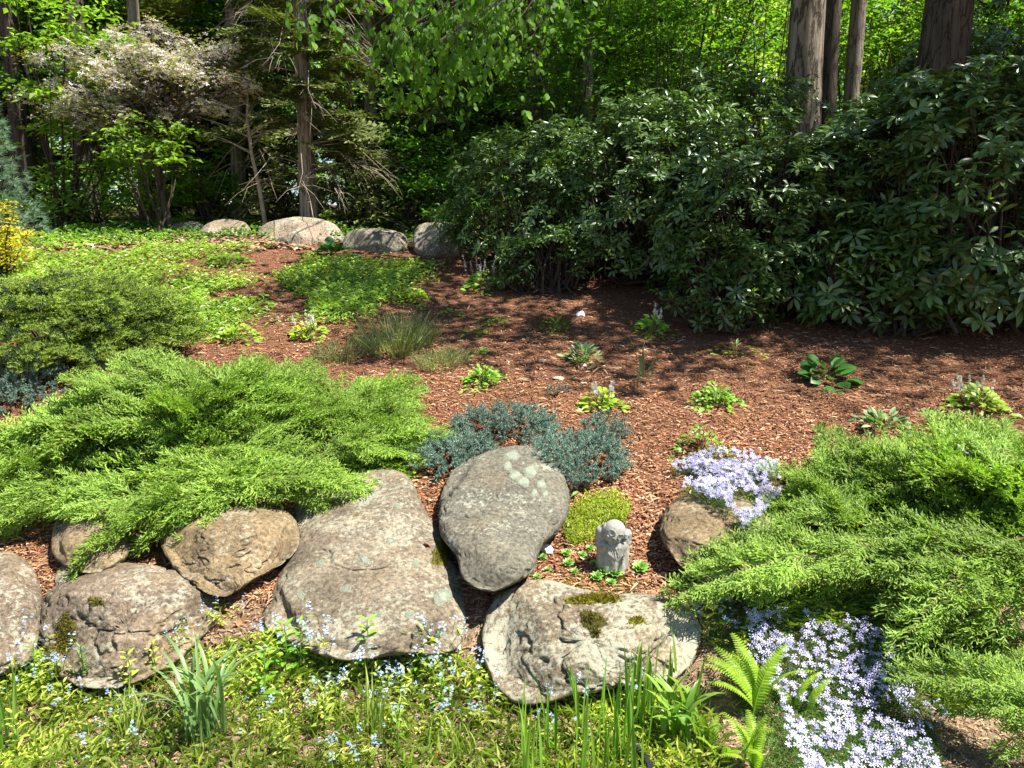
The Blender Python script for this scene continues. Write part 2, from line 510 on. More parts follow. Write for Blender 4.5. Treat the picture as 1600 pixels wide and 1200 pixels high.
M['pine'] = leaf_mat('pine_needle', [(.10, .19, .12), (.16, .26, .17), (.22, .33, .2)], .2, .5)
M['chip'] = leaf_mat('mulch_chip', [(.07, .031, .016), (.22, .094, .044), (.36, .162, .078), (.47, .25, .13), (.66, .46, .30)], 0, .85, .15, pos=[0, .3, .65, .92, 1], nv=(.65, 1.3))
M['litter'] = leaf_mat('dry_litter', [(.14, .08, .045), (.28, .175, .10), (.44, .31, .19)], 0, .85, .15)
M['dead_leaf'] = leaf_mat('dead_leaf', [(.30, .12, .05), (.42, .20, .09), (.50, .30, .16)], .2, .7, .2, (1.2, 1, .8))
M['moss'] = leaf_mat('moss', [(.13, .12, .015), (.20, .18, .02), (.28, .25, .03)], .1, .9, .1)
M['moss_dark'] = leaf_mat('dark_moss', [(.06, .055, .012), (.11, .10, .018), (.17, .15, .03)], .1, .9, .1)
M['bark'] = bark_mat('grey_brown_bark', (.11, .085, .06), (.24, .20, .155))
M['bark_plate'] = bark_mat('plated_bark', (.10, .078, .056), (.25, .205, .155), 5, 1.0, .9, .05)
M['bark_dark'] = bark_mat('dark_bark', (.035, .027, .020), (.085, .068, .052))
M['bark_red'] = bark_mat('stringy_bark', (.15, .12, .09), (.33, .28, .225), 14, 1.0, .8)
M['twig'] = simple_mat('dead_twig', (.26, .21, .16), .9, .3, 20)
M['twig_dark'] = simple_mat('dark_twig', (.05, .038, .028), .9, .3, 20)
M['stem'] = simple_mat('green_stem', (.12, .2, .04), .6, .2, 20)
M['stem_red'] = simple_mat('reddish_stem', (.2, .1, .06), .6, .2, 20)
M['lichen'] = simple_mat('pale_lichen', (.21, .225, .17), .9, .22, 160, .6)
M['lichen2'] = simple_mat('lichen_ring', (.16, .175, .125), .9, .4, 200, .6)
M['quartz'] = simple_mat('white_quartz', (.78, .74, .70), .6, .12, 40, .4)
M['tan_stone'] = simple_mat('tan_stone', (.52, .40, .28), .8, .2, 60, .4)
M['edging'] = simple_mat('black_edging', (.02, .02, .022), .45, .2, 30)

# ------------------------------------------------------------------ ground
def ground_mat():
    m, t, b, N, L = _mat('ground_soil_and_mulch')
    g = N('ShaderNodeNewGeometry')
    sx = N('ShaderNodeSeparateXYZ'); L(g.outputs['Position'], sx.inputs[0])
    def nz(s, d=6, r=.6, sc=None):
        n = N('ShaderNodeTexNoise'); n.inputs['Scale'].default_value = s; n.inputs['Detail'].default_value = d; n.inputs['Roughness'].default_value = r
        L(g.outputs['Position'], n.inputs[0]); return n
    a, bb, c = nz(90, 6, .7), nz(6, 5), nz(34, 6, .7)
    mul = ramp(N, [(.03, .015, .009), (.11, .05, .027), (.22, .105, .058), (.42, .25, .15)], [.3, .45, .58, .74]); L(a.outputs[0], mul.inputs[0])
    soil = ramp(N, [(.08, .055, .035), (.24, .17, .105), (.42, .32, .21)], [.32, .5, .7]); L(c.outputs[0], soil.inputs[0])
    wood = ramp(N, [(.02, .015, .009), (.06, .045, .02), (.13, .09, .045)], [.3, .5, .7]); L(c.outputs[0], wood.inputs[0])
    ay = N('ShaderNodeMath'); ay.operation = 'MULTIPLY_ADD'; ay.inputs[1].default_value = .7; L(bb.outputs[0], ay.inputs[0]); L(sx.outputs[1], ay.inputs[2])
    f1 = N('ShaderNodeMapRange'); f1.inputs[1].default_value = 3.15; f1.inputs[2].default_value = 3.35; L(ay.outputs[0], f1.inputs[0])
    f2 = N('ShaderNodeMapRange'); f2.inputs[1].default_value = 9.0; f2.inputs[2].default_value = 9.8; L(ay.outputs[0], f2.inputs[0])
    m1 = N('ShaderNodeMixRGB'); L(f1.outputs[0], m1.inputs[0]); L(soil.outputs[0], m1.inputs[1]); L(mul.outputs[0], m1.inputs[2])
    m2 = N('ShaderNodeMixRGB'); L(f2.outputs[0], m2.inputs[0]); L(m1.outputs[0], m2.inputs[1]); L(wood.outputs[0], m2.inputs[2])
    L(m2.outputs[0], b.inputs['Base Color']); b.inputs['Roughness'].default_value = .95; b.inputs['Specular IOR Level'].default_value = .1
    bu = N('ShaderNodeBump'); bu.inputs['Strength'].default_value = .9; bu.inputs['Distance'].default_value = .02
    L(a.outputs[0], bu.inputs['Height']); L(bu.outputs[0], b.inputs['Normal'])
    return m
xs = np.unique(np.concatenate([-np.geomspace(6, 500, 40), np.linspace(-6, 6, 260), np.geomspace(6, 500, 40)]))
ys = np.unique(np.concatenate([-np.geomspace(1, 300, 20), np.linspace(-1, 1.5, 10), np.linspace(1.5, 10, 260), np.geomspace(10, 600, 60)]))
GX, GY = np.meshgrid(xs, ys)
GZ = terrain(GX, GY)
nx = len(xs)
idx = np.arange(len(xs) * len(ys)).reshape(len(ys), nx)
F = np.stack([idx[:-1, :-1], idx[:-1, 1:], idx[1:, 1:], idx[1:, :-1]], -1).reshape(-1, 4)
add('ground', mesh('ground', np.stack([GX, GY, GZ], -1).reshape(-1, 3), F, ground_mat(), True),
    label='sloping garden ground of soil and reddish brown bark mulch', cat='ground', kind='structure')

def scatter_chips(name, label, cat, n, poly, tm, mat, l0, l1, w0, w1, tilt=.28, lift=.006, far=1.0):
    q = inpoly(poly, n)
    t, p = hit(q[:, 0], q[:, 1])
    d = rdirs(n, 0); d[:, 2] *= tilt; d = norm(d)
    nn = norm(np.stack([rng.normal(0, tilt, n), rng.normal(-.2, tilt, n), np.ones(n)], -1))
    Rm = frames(d, nn)
    ln = (l0 + rng.random(n) ** 2 * (l1 - l0)) * (1 + .05 * np.clip(t - 3, 0, 8) * far)
    wd = (w0 + rng.random(n) * (w1 - w0)) * (1 + .07 * np.clip(t - 3, 0, 8) * far)
    p[:, 2] += lift * rng.random(n) * 2
    V, F = soup(tm, p, Rm, np.stack([wd, ln, ln], -1))
    return add(name, mesh(name, V, F, mat), label=label, cat=cat, kind='stuff')
BITS = None
CHIP = (np.array([[-.5, 0, 0], [.5, 0.03, 0], [-.42, .55, .10], [.45, .5, .10], [.1, 1, 0]]), np.array([[0, 1, 3], [0, 3, 2], [2, 3, 4]]))
scatter_chips('mulch', 'reddish brown shredded bark mulch covering the whole slope', 'mulch', 150000,
              [(-200, 395), (800, 372), (1800, 420), (1800, 900), (1100, 950), (-200, 930)], CHIP, M['chip'], .010, .046, .003, .0085)
scatter_chips('bark_shreds', 'longer pale bark shreds and twigs lying loose on the mulch', 'mulch', 5000,
              [(-200, 395), (800, 372), (1800, 420), (1800, 900), (1100, 950), (-200, 930)], CHIP, M['litter'], .05, .11, .004, .009, .35, .012)
scatter_chips('soil_litter', 'dry twigs and leaf crumbs on the bare soil in front of the boulders', 'leaf litter', 34000,
              [(-200, 900), (1800, 900), (1800, 1300), (-200, 1300)], CHIP, M['litter'], .008, .05, .002, .007)
scatter_chips('woodland_litter', 'brown leaf litter on the forest floor behind the boulders', 'leaf litter', 9000,
              [(-200, 345), (1800, 345), (1800, 392), (-200, 392)], CHIP, M['litter'], .03, .09, .02, .04)

# ------------------------------------------------------------------ boulders
BVH = {}
ROCKS = []
def boulder(name, label, outline, mat, lift=.05, depth=.2, seed=0, cuts=7, far=None, group=None, nth=200, nph=110, rough=1.0, back=1.1, cutlo=.72):
    r = np.random.default_rng(seed + 100)
    P = np.array(outline, float)
    # smooth closed outline
    n = len(P)
    tt = np.linspace(0, n, 240, endpoint=False)
    i1 = np.floor(tt).astype(int); f = (tt - i1)[:, None]
    p0, p1, p2, p3 = P[(i1 - 1) % n], P[i1 % n], P[(i1 + 1) % n], P[(i1 + 2) % n]
    S = .5 * ((2 * p1) + (-p0 + p2) * f + (2 * p0 - 5 * p1 + 4 * p2 - p3) * f ** 2 + (-p0 + 3 * p1 - 3 * p2 + p3) * f ** 3)
    c = (S.max(0) + S.min(0)) / 2
    c = .5 * c + .5 * S.mean(0)
    ang = np.arctan2(S[:, 1] - c[1], S[:, 0] - c[0])
    rad = np.hypot(S[:, 1] - c[1], S[:, 0] - c[0])
    o = np.argsort(ang); ang, rad = ang[o], rad[o]
    th = np.linspace(-np.pi, np.pi, nth, endpoint=False)
    Rt = np.interp(th, ang, rad, period=2 * np.pi)
    ph = np.linspace(0, np.pi, nph)
    s = np.sin(ph) ** .80
    pu = c[0] + s[:, None] * (Rt * np.cos(th))[None]
    pv = c[1] + s[:, None] * (Rt * np.sin(th))[None]
    if far is None:
        g = S + 0
        t, _ = hit(g[:, 0], g[:, 1])
        A = np.stack([np.ones(len(g)), g[:, 0] - c[0], g[:, 1] - c[1]], 1)
        k, *_r = np.linalg.lstsq(A, t, rcond=None)
        tt_ = k[0] + k[1] * (pu - c[0]) + k[2] * (pv - c[1]) - lift
    else:
        tb = far
        tt_ = tb + (-(pv - c[1]) / FPX * tb) * .45 + 0 * pu
    cs = np.cos(ph)
    prof = np.sign(cs) * np.abs(cs) ** .8
    tt_ = tt_ - np.where(cs > 0, depth, depth * back)[:, None] * prof[:, None]
    V = rays(pu, pv) * tt_[..., None]
    V[..., 2] += CAMZ
    V = V.reshape(-1, 3)
    cen = V.mean(0)
    size = np.linalg.norm(V - cen, axis=1).mean()
    Q = V - cen
    fw = np.repeat(np.clip(cs * 2.2, 0, 1), nth)
    for _ in range(cuts):
        nn = norm(np.array([r.normal(0, .8), r.normal(-.9, .5), r.normal(.7, .5)]))
        dd = (Q @ nn)
        lim = np.quantile(dd, .995) * r.uniform(cutlo, .93)
        ex = np.maximum(0, dd - lim)
        Q = Q - nn[None] * (ex * .96 * fw)[:, None]
    nrm = norm(Q)
    q = Q / size
    dsp = .04 * fbm(q * 1.8 + seed, 4) + .022 * fbm(q * 7 + seed, 4) + .010 * fbm(q * 26 + seed, 3)
    rid = np.abs(fbm(q * np.array([1.6, 1.6, 3.5]) + 9 + seed, 3))
    rid2 = np.abs(fbm(q * np.array([4.5, 3, 2.2]) + 31 + seed, 3))
    dsp -= .035 * np.clip(.05 - rid, 0, .05) / .05 * rough + .012 * np.clip(.03 - rid2, 0, .03) / .03 * rough
    Q = Q + nrm * (dsp * size * rough)[:, None]
    V = Q + cen
    I = np.arange(nph * nth).reshape(nph, nth)
    J = np.roll(I, -1, 1)
    F = np.stack([I[:-1], I[1:], J[1:], J[:-1]], -1).reshape(-1, 4)
    base = Vector((cen[0], cen[1], V[:, 2].min()))
    o = add(name, mesh(name, V - np.array(base), F, mat, True), loc=base, label=label, cat='boulder' if size > .08 else 'stone', group=group)
    T = np.concatenate([F[:, :3], F[:, [0, 2, 3]]])
    BVH[o.name] = BVHTree.FromPolygons([tuple(x) for x in V], [tuple(int(y) for y in x) for x in T])
    ROCKS.append(o)
    return o

GF = 'grey boulders along the foot of the mulched slope'
GB = 'boulders in a row along the wood edge'
m_big = rock_mat('big_boulder_stone', (.125, .108, .085), (.215, .19, .155), (.33, .33, .25), lamt=.55, spk=.35, seed=3)
m_grn = rock_mat('smooth_grey_stone', (.105, .105, .092), (.165, .163, .14), (.34, .36, .27), lamt=.2, spk=.35, seed=9, warmth=.15)
m_lich = rock_mat('lichened_stone', (.14, .12, .09), (.225, .20, .155), (.33, .33, .25), lamt=.9, spk=.45, seed=14, warmth=.5)
m_left = rock_mat('brown_grey_stone', (.12, .098, .078), (.215, .18, .145), (.33, .33, .25), lamt=.35, spk=.35, seed=21, warmth=.4)
m_tan = rock_mat('tan_stone_boulder', (.14, .11, .07), (.23, .185, .12), (.33, .33, .25), lamt=.25, spk=.3, seed=33, warmth=.5)
m_far = rock_mat('pale_pink_stone', (.19, .158, .132), (.29, .25, .21), lamt=.4, spk=.35, seed=41)
m_fard = rock_mat('dark_grey_stone', (.13, .12, .105), (.22, .20, .18), lamt=.4, spk=.3, seed=47)

b_big = boulder('boulder', 'largest boulder, tall grey brown slab tapering to the top, left of centre',
    [(600, 733), (640, 748), (668, 800), (705, 860), (724, 925), (726, 985), (700, 1020), (620, 1024), (540, 1032), (470, 1010), (410, 975), (425, 920), (452, 860), (490, 795), (540, 748)],
    m_big, lift=.05, depth=.17, seed=1, group=GF, cuts=5)
b_round = boulder('boulder', 'rounded greenish grey boulder with pale lichen rings below the blue junipers',
    [(770, 703), (830, 697), (872, 725), (888, 768), (882, 815), (845, 858), (830, 895), (770, 925), (725, 905), (712, 868), (690, 835), (686, 785), (708, 735)],
    m_grn, lift=.16, depth=.17, seed=2, group=GF, cuts=4, cutlo=.8)
b_low = boulder('boulder', 'wide pale lichen crusted boulder with moss tufts in front of the monk statue',
    [(800, 918), (845, 905), (900, 918), (950, 928), (1000, 928), (1055, 935), (1088, 965), (1090, 1010), (1060, 1060), (980, 1072), (900, 1085), (850, 1102), (800, 1095), (768, 1060), (752, 1000), (768, 945)],
    m_lich, lift=.06, depth=.17, seed=5, group=GF, cuts=11, rough=1.5, cutlo=.66)
b_tan = boulder('boulder', 'tan boulder with rounded bottom half shaded by the left juniper sprays',
    [(290, 800), (360, 785), (440, 795), (466, 830), (455, 868), (400, 902), (350, 932), (305, 915), (268, 880), (250, 840)],
    m_tan, lift=.13, depth=.16, seed=6, group=GF, cuts=9, rough=1.3, cutlo=.68)
b_left = boulder('boulder', 'broad purplish brown boulder at lower left with a moss streak and feathery shadows',
    [(110, 905), (180, 880), (245, 885), (310, 912), (347, 955), (320, 990), (280, 1030), (220, 1062), (150, 1078), (100, 1060), (70, 1020), (58, 965), (75, 925)],
    m_left, lift=.05, depth=.17, seed=7, group=GF, cuts=11, rough=1.5, cutlo=.66)
b_edge = boulder('boulder', 'grey boulder cut by the left picture edge beside the broad brown boulder',
    [(-70, 880), (10, 862), (50, 885), (66, 940), (58, 1000), (40, 1040), (-30, 1060), (-100, 1020), (-110, 940)],
    m_left, lift=.05, depth=.16, seed=8, group=GF, cuts=6)
b_phx = boulder('boulder', 'dark rounded boulder under the upper patch of pale phlox',
    [(1048, 786), (1090, 770), (1150, 775), (1195, 800), (1208, 850), (1180, 890), (1130, 908), (1085, 898), (1050, 868), (1031, 825)],
    m_tan, lift=.14, depth=.15, seed=10, group=GF, cuts=6)
boulder('boulder', 'shadowed brown boulder tucked beneath the left juniper branches',
    [(100, 795), (160, 780), (200, 810), (200, 870), (150, 895), (100, 885), (80, 845)], m_tan, lift=.10, depth=.12, seed=11, group=GF, nth=90, nph=50)
boulder('small_stone', 'small lichen covered stone behind the broad brown boulder',
    [(95, 885), (125, 878), (150, 895), (140, 930), (100, 935), (85, 910)], m_lich, lift=.04, depth=.06, seed=12, nth=60, nph=36)
boulder('small_stone', 'small light stone wedged between tan boulder and the tall slab',
    [(462, 790), (490, 765), (520, 758), (518, 785), (490, 815), (466, 830)], m_lich, lift=.03, depth=.06, seed=13, nth=60, nph=36)
f2 = boulder('boulder', 'widest pale pink boulder of the far row, partly in tree shadow',
    [(425, 346), (470, 339), (515, 347), (537, 368), (540, 395), (480, 400), (420, 398), (400, 380), (405, 358)], m_far, far=8.9, depth=.35, seed=16, group=GB, nth=110, nph=60)
boulder('boulder', 'low dark boulder second from right in the far row',
    [(550, 361), (590, 357), (628, 364), (637, 382), (630, 400), (580, 405), (540, 398), (536, 378)], m_fard, far=8.6, depth=.3, seed=17, group=GB, nth=100, nph=56)
boulder('boulder', 'upright grey boulder at the right end of the far row beside the laurel',
    [(655, 351), (700, 347), (735, 355), (750, 380), (750, 402), (700, 408), (655, 402), (646, 375)], m_fard, far=8.4, depth=.3, seed=18, group=GB, nth=100, nph=56)
boulder('boulder', 'smooth tan boulder left of the widest pale one in the far row',
    [(320, 352), (350, 343), (382, 348), (394, 368), (385, 385), (330, 388), (300, 380)], m_far, far=9.0, depth=.3, seed=19, group=GB, nth=100, nph=56)
boulder('boulder', 'flat low slab of rock at the left end of the far row',
    [(255, 355), (290, 346), (315, 350), (318, 368), (280, 375), (240, 372)], m_fard, far=9.3, depth=.25, seed=20, group=GB, nth=80, nph=44)

def stone(u, v, rp, mat, label, seed, flat=.6, ang=0):
    r = np.random.default_rng(seed)
    P = H(u, v); t = P.length
    s = rp / FPX * (P - Vector((0, 0, CAMZ))).length
    nth, nph = 24, 14
    th = np.linspace(0, 2 * np.pi, nth, endpoint=False); ph = np.linspace(0, np.pi, nph)
    V = np.stack([np.sin(ph)[:, None] * np.cos(th), np.sin(ph)[:, None] * np.sin(th), np.cos(ph)[:, None] * flat + 0 * th], -1).reshape(-1, 3)
    for _ in range(7):
        nn = norm(r.normal(0, 1, 3)); dd = V @ nn
        V = V - nn[None] * np.maximum(0, dd - r.uniform(.55, .8) * dd.max())[:, None]
    V = V * (1 + .12 * fbm(V * 2 + seed, 3))[:, None] * s
    V[:, 2] += s * flat * .35
    I = np.arange(nph * nth).reshape(nph, nth); J = np.roll(I, -1, 1)
    F = np.stack([I[:-1], I[1:], J[1:], J[:-1]], -1).reshape(-1, 4)
    o = add('small_stone', mesh('small_stone', V, F, mat, False), loc=P, label=label, cat='stone')
    o.rotation_euler = (0, 0, ang)
stone(853, 862, 12, M['quartz'], 'white quartz pebble beside the rounded grey boulder', 1, .7)
stone(908, 494, 8, M['quartz'], 'white pebble on shaded mulch near the laurel edge', 2, .8)
stone(872, 592, 10, M['tan_stone'], 'flat squarish tan stone chip in the middle of the mulch', 3, .3)
stone(846, 564, 8, M['tan_stone'], 'small pinkish stone flake above the squarish chip', 4, .3)
stone(912, 600, 7, M['tan_stone'], 'small tan stone flake left of the lime foamflower', 5, .3)
stone(912, 573, 5, M['quartz'], 'tiny white pebble at the foot of the silvery leaved plant', 6, .7)

def patch_on(rock, u, v, rx, ry, mat, name, seed, proud=.0022, lump=0.0, rings=6, seg=26, label=None):
    """an irregular crust lying on a boulder, draped over its surface"""
    r = np.random.default_rng(seed)
    bv = BVH[rock.name]
    ph = r.random(6) * 6.28
    pts = []; ok = True
    for i in range(rings + 1):
        f = i / rings
        for j in range(seg if i else 1):
            a = 2 * math.pi * j / seg
            k = 1 + .16 * math.sin(2 * a + ph[0]) + .12 * math.sin(3 * a + ph[1]) + .08 * math.sin(5 * a + ph[2]) + .07 * math.sin(9 * a + ph[3])
            d = Vector(rays(np.array(u + rx * f * k * math.cos(a)), np.array(v + ry * f * k * math.sin(a))))
            h = bv.ray_cast(Vector((0, 0, CAMZ)), d.normalized())
            if h[0] is None:
                if not pts: return None
                h = (pts[0][0], pts[0][1])
                pts.append((Vector(pts[max(0, len(pts) - 1)][0]), pts[-1][1])); continue
            n = h[1]
            if n.dot(d) > 0: n = -n
            e = proud * (1.0 if i < rings else -.8) + lump * (1 - f * f) * (1 + .5 * float(r.normal()))
            pts.append((h[0] + n * e, n))
    V = np.array([tuple(p[0]) for p in pts]) - np.array(rock.location)
    F = []
    for j in range(seg): F.append((0, 1 + j, 1 + (j + 1) % seg))
    for i in range(rings - 1):
        a = 1 + i * seg; b_ = a + seg
        for j in range(seg):
            k = (j + 1) % seg
            F += [(a + j, b_ + j, b_ + k), (a + j, b_ + k, a + k)]
    o = add(name, mesh(name, V, F, mat, True), rock)
    return pts

for k, (u, v, rr) in enumerate([(793, 728, 9), (806, 742, 10), (829, 736, 13), (818, 752, 11), (801, 745, 6), (846, 757, 9), (835, 770, 7), (852, 772, 6), (800, 712, 12), (860, 800, 5)]):
    patch_on(b_round, u, v, rr, rr * .8, M['lichen2'], 'lichen_ring', 50 + k)
    patch_on(b_round, u, v, rr * .72, rr * .58, M['lichen'], 'lichen_disc', 80 + k, .0034)
for k, (u, v, rr) in enumerate([(569, 874, 10), (692, 932, 16), (610, 845, 7), (650, 880, 6), (500, 880, 7), (540, 920, 9), (690, 990, 10), (590, 960, 7), (620, 790, 6), (470, 930, 8), (640, 960, 8)]):
    patch_on(b_big, u, v, rr, rr * .85, M['lichen2'], 'lichen_ring', 150 + k, .0018)
    if k < 3: patch_on(b_big, u, v, rr * .5, rr * .42, M['lichen'], 'lichen_disc', 180 + k, .003)

def moss_on(rock, u, v, rx, ry, mat, seed, lump=.006, n=500, tall=.010, label=None, name='moss_patch'):
    pts = patch_on(rock, u, v, rx, ry, mat, name, seed, .003, lump)
    if not pts: return
    r = np.random.default_rng(seed)
    P = np.array([tuple(p[0]) for p in pts]); Nn = np.array([tuple(p[1]) for p in pts])
    i = r.integers(0, len(P), n)
    ext = (P.max(0) - P.min(0)) * .07
    pos = P[i] + r.normal(0, 1, (n, 3)) * ext * .35 - np.array(rock.location)
    d = norm(Nn[i] + r.normal(0, .5, (n, 3)))
    V, F = soup((NEEDLE[0] * np.array([4, 1, 1]), NEEDLE[1]), pos, frames(d, r.normal(0, 1, (n, 3))), tall * (.5 + r.random(n)))
    add('moss_tufts', mesh('moss_tufts', V, F, mat), rock, kind='stuff')
moss_on(b_left, 103, 990, 16, 34, M['moss_dark'], 301, .004, 1500)
moss_on(b_left, 80, 1030, 12, 22, M['moss_dark'], 302, .004, 700)
moss_on(b_left, 150, 940, 12, 8, M['moss_dark'], 303, .002, 400)
moss_on(b_big, 690, 865, 15, 22, M['moss_dark'], 304, .004, 900)
moss_on(b_big, 660, 785, 12, 20, M['moss_dark'], 305, .002, 600)
moss_on(b_low, 930, 936, 44, 8, M['moss'], 310, .003, 2600)
moss_on(b_low, 925, 970, 20, 16, M['moss_dark'], 306, .008, 900)
moss_on(b_low, 930, 990, 9, 6, M['moss_dark'], 307, .004, 300)
moss_on(b_low, 795, 915, 14, 18, M['moss'], 308, .004, 700)
moss_on(b_low, 995, 970, 12, 8, M['moss'], 309, .002, 300)

# ------------------------------------------------------------------ branching templates
def grow_spray(length, r, depth=2, step=.016, side=.30, ang=.75, wid=.0042, zj=.25, curve=.25):
    """flat feathery spray; returns list of short segments (p, q, width)"""
    segs = []
    def rec(p, d, L, lev):
        n = max(2, int(L / step))
        q = p.copy(); dd = d.copy()
        bend = r.normal(0, curve, 3) * np.array([1, 1, .5])
        for i in range(n):
            t = i / n
            nq = q + dd * (L / n)
            segs.append((q, nq, wid * (1.0 - .5 * t), lev))
            if lev > 0 and t > .04:
                for sgn in ((1,) if (i % 2) else (-1,)) if lev == 1 else (1, -1):
                    x = np.cross(dd, np.array([0, 0, 1.0]))
                    sd = norm(dd * math.cos(ang) + sgn * x * math.sin(ang) + np.array([0, 0, r.normal(.12, zj)]))
                    l = L * side * (1 - t) ** .55 * r.uniform(.7, 1.2) + step * .6
                    if l > step * .8: rec(nq, sd, l, lev - 1)
            q = nq; dd = norm(dd + bend / n + np.array([0, 0, -.02]))
    rec(np.zeros(3), norm(np.array([0, 1.0, .1])), length, depth)
    return segs

def segs_mesh(segs, mats, name, flat=True, minw=0, wood_lev=None):
    A = np.array([s[0] for s in segs]); B = np.array([s[1] for s in segs]); W = np.array([s[2] for s in segs]); Lv = np.array([s[3] for s in segs])
    d = B - A; L = np.linalg.norm(d, axis=1)
    n = np.random.default_rng(1).normal(0, .45, (len(A), 3)) + np.array([0, 0, 1.0])
    Rm = frames(d, n)
    T = (np.array([[-.5, 0, 0], [.5, 0, 0], [.55, .6, 0], [-.55, .6, 0], [0, 1.45, .0]]), np.array([[0, 1, 2], [0, 2, 3], [3, 2, 4]]))
    V, F = soup(T, A, Rm, np.stack([W, L, L], -1))
    mi = np.repeat((Lv >= wood_lev).astype(int), 3) if wood_lev is not None else None
    return mesh(name, V, F, mats, False, mi)

def juniper_plumes(k=7, length=.50, seed=0):
    out = []
    for i in range(k):
        r = np.random.default_rng(seed + i)
        out.append(segs_mesh(grow_spray(length * r.uniform(.85, 1.1), r, 3, .0125, .285, .66, .0046, .26), [M['juniper'], M['juniper_in']], 'juniper_plume', wood_lev=3))
    return out
PL = juniper_plumes()

def juniper(label, cu, cv, rx, ry, h, n, seed, z0=.0, lens=(.8, 1.3), ocx=0, ocy=0, group='feathery green junipers', extra=()):
    r = np.random.default_rng(seed)
    c = H(cu, cv)
    root = thing('juniper_shrub', label, 'shrub', c, group)
    stems = []
    pos, dr, nn, sc_ = [], [], [], []
    for i in range(n):
        a = r.random() * 2 * math.pi
        q = math.sqrt(r.random()) * (1.0 if r.random() < .8 else .8)
        layer = r.random() ** .6
        ex, ey = rx * q * math.cos(a), ry * q * math.sin(a)
        gx, gy = c.x + ex, c.y + ey
        gz = float(terrain(gx, gy))
        zz = gz + h * (1 - q ** 2.2) * (.35 + .65 * layer) * (1 + .8 * float(fbm(np.array([gx * 3.2, gy * 3.2, seed + .5]), 2))) + .06 + z0
        out = np.array([math.cos(a) * rx, math.sin(a) * ry, 0]); out = out / np.linalg.norm(out)
        j = r.normal(0, .35)
        out = np.array([out[0] * math.cos(j) - out[1] * math.sin(j), out[0] * math.sin(j) + out[1] * math.cos(j), 0])
        d = out * (.45 + .55 * q) + np.array([ocx, ocy, .62 - .55 * q + r.normal(0, .14)])
        d = norm(d)
        if float(fbm(np.array([gx * 2.6, gy * 2.6, seed + 9.]), 2)) < -.22 and q > .3: continue
        s = r.uniform(*lens)
        if r.random() < .16: zz += h * .30; s *= 1.15
        tip = np.array([gx, gy, zz])
        p = tip - d * s * .30
        pos.append(p - np.array(c)); dr.append(d); nn.append(norm(np.array([r.normal(0, .3), r.normal(-.35, .25), 1]))); sc_.append(s)
        if i % 3 == 0:
            pp = p - np.array(c)
            mid = pp * .5 + np.array([0, 0, .05 + .1 * h])
            stems.append(tube([np.array([0, 0, -.03]) + r.normal(0, .04, 3) * [1, 1, 0], mid * .6, pp * .85 + [0, 0, .0], pp + d * .1], [.012, .009, .006, .003], 4))
    for (u1, v1, u0, v0, lift, s) in extra:      # sprays that reach out of the mass: tip spot, origin spot
        ra, rb = Vector(rays(np.array(float(u1)), np.array(float(v1)))), Vector(rays(np.array(float(u0)), np.array(float(v0))))
        ta = float(hit(np.array([float(u1)]), np.array([float(v1)]))[0][0]); tb = float(hit(np.array([float(u0)]), np.array([float(v0)]))[0][0])
        ca = Vector((0, 0, CAMZ))
        tip = ca + ra * (ta - .26 - lift * 1.2); org = ca + rb * (tb - .30 - lift)
        d = np.array((tip - org).normalized())
        pos.append(np.array(tip) - d * s * .42 - np.array(c)); dr.append(d); nn.append(norm(np.array([r.normal(0, .25), r.normal(-.5, .2), 1]))); sc_.append(s)
    put(PL, 'spray', root, np.array(pos), frames(np.array(dr), np.array(nn)), np.array(sc_))
    V, F = join(stems)
    add('stems', mesh('stems', V, F, M['juniper_in']), root)
    return root
juniper('big feathery bright green juniper spilling over the boulders at left', 310, 708, 1.05, .48, .35, 160, 1, lens=(.65, 1.6),
        extra=[(130, 822, 330, 765, .05, 1.2), (60, 800, 260, 765, .05, 1.0), (215, 815, 330, 770, .05, 1.0), (10, 795, 190, 750, .05, 1.0), (300, 802, 190, 800, .04, .95), (400, 770, 300, 735, .06, 1.0),
               (560, 735, 400, 750, .08, 1.3), (480, 765, 350, 745, .08, 1.2), (530, 700, 380, 700, .12, 1.3), (300, 800, 380, 720, .10, 1.2), (160, 780, 330, 730, .08, 1.3), (380, 750, 330, 705, .08, 1.1)])
juniper('right end of the left juniper mass, separate shrub reaching up beside the heather', 555, 685, .40, .38, .24, 36, 2, lens=(.85, 1.3),
        extra=[(672, 612, 540, 700, .06, 1.2), (690, 660, 560, 690, .05, 1.1), (640, 700, 540, 690, .05, 1.0), (600, 590, 540, 680, .06, 1.0)])
juniper('tall feathery juniper filling the right side behind the lower phlox', 1540, 818, .82, .38, .27, 125, 3, lens=(.9, 1.6),
        extra=[(1335, 890, 1500, 870, .10, 1.2), (1430, 955, 1520, 880, .10, 1.15), (1520, 940, 1620, 860, .10, 1.2), (1560, 930, 1660, 860, .12, 1.2), (1350, 690, 1380, 790, .1, 1.2), (1440, 890, 1600, 840, .12, 1.3),
               (1300, 850, 1460, 835, .10, 1.2), (1600, 680, 1580, 760, .1, 1.2), (1440, 700, 1480, 800, .1, 1.3)])
juniper('feathery juniper at far left edge hanging over the edge boulder', 20, 770, .42, .26, .12, 36, 4, lens=(.8, 1.2),
        extra=[(-10, 815, 60, 760, .06, .9)])
juniper('low juniper spray at the bottom right corner over bare ground', 1660, 1090, .20, .20, .10, 14, 5, lens=(.6, .9),
        extra=[(1430, 1030, 1620, 1080, .06, .95), (1500, 1090, 1640, 1110, .05, .8), (1570, 1130, 1680, 1100, .05, .8)])
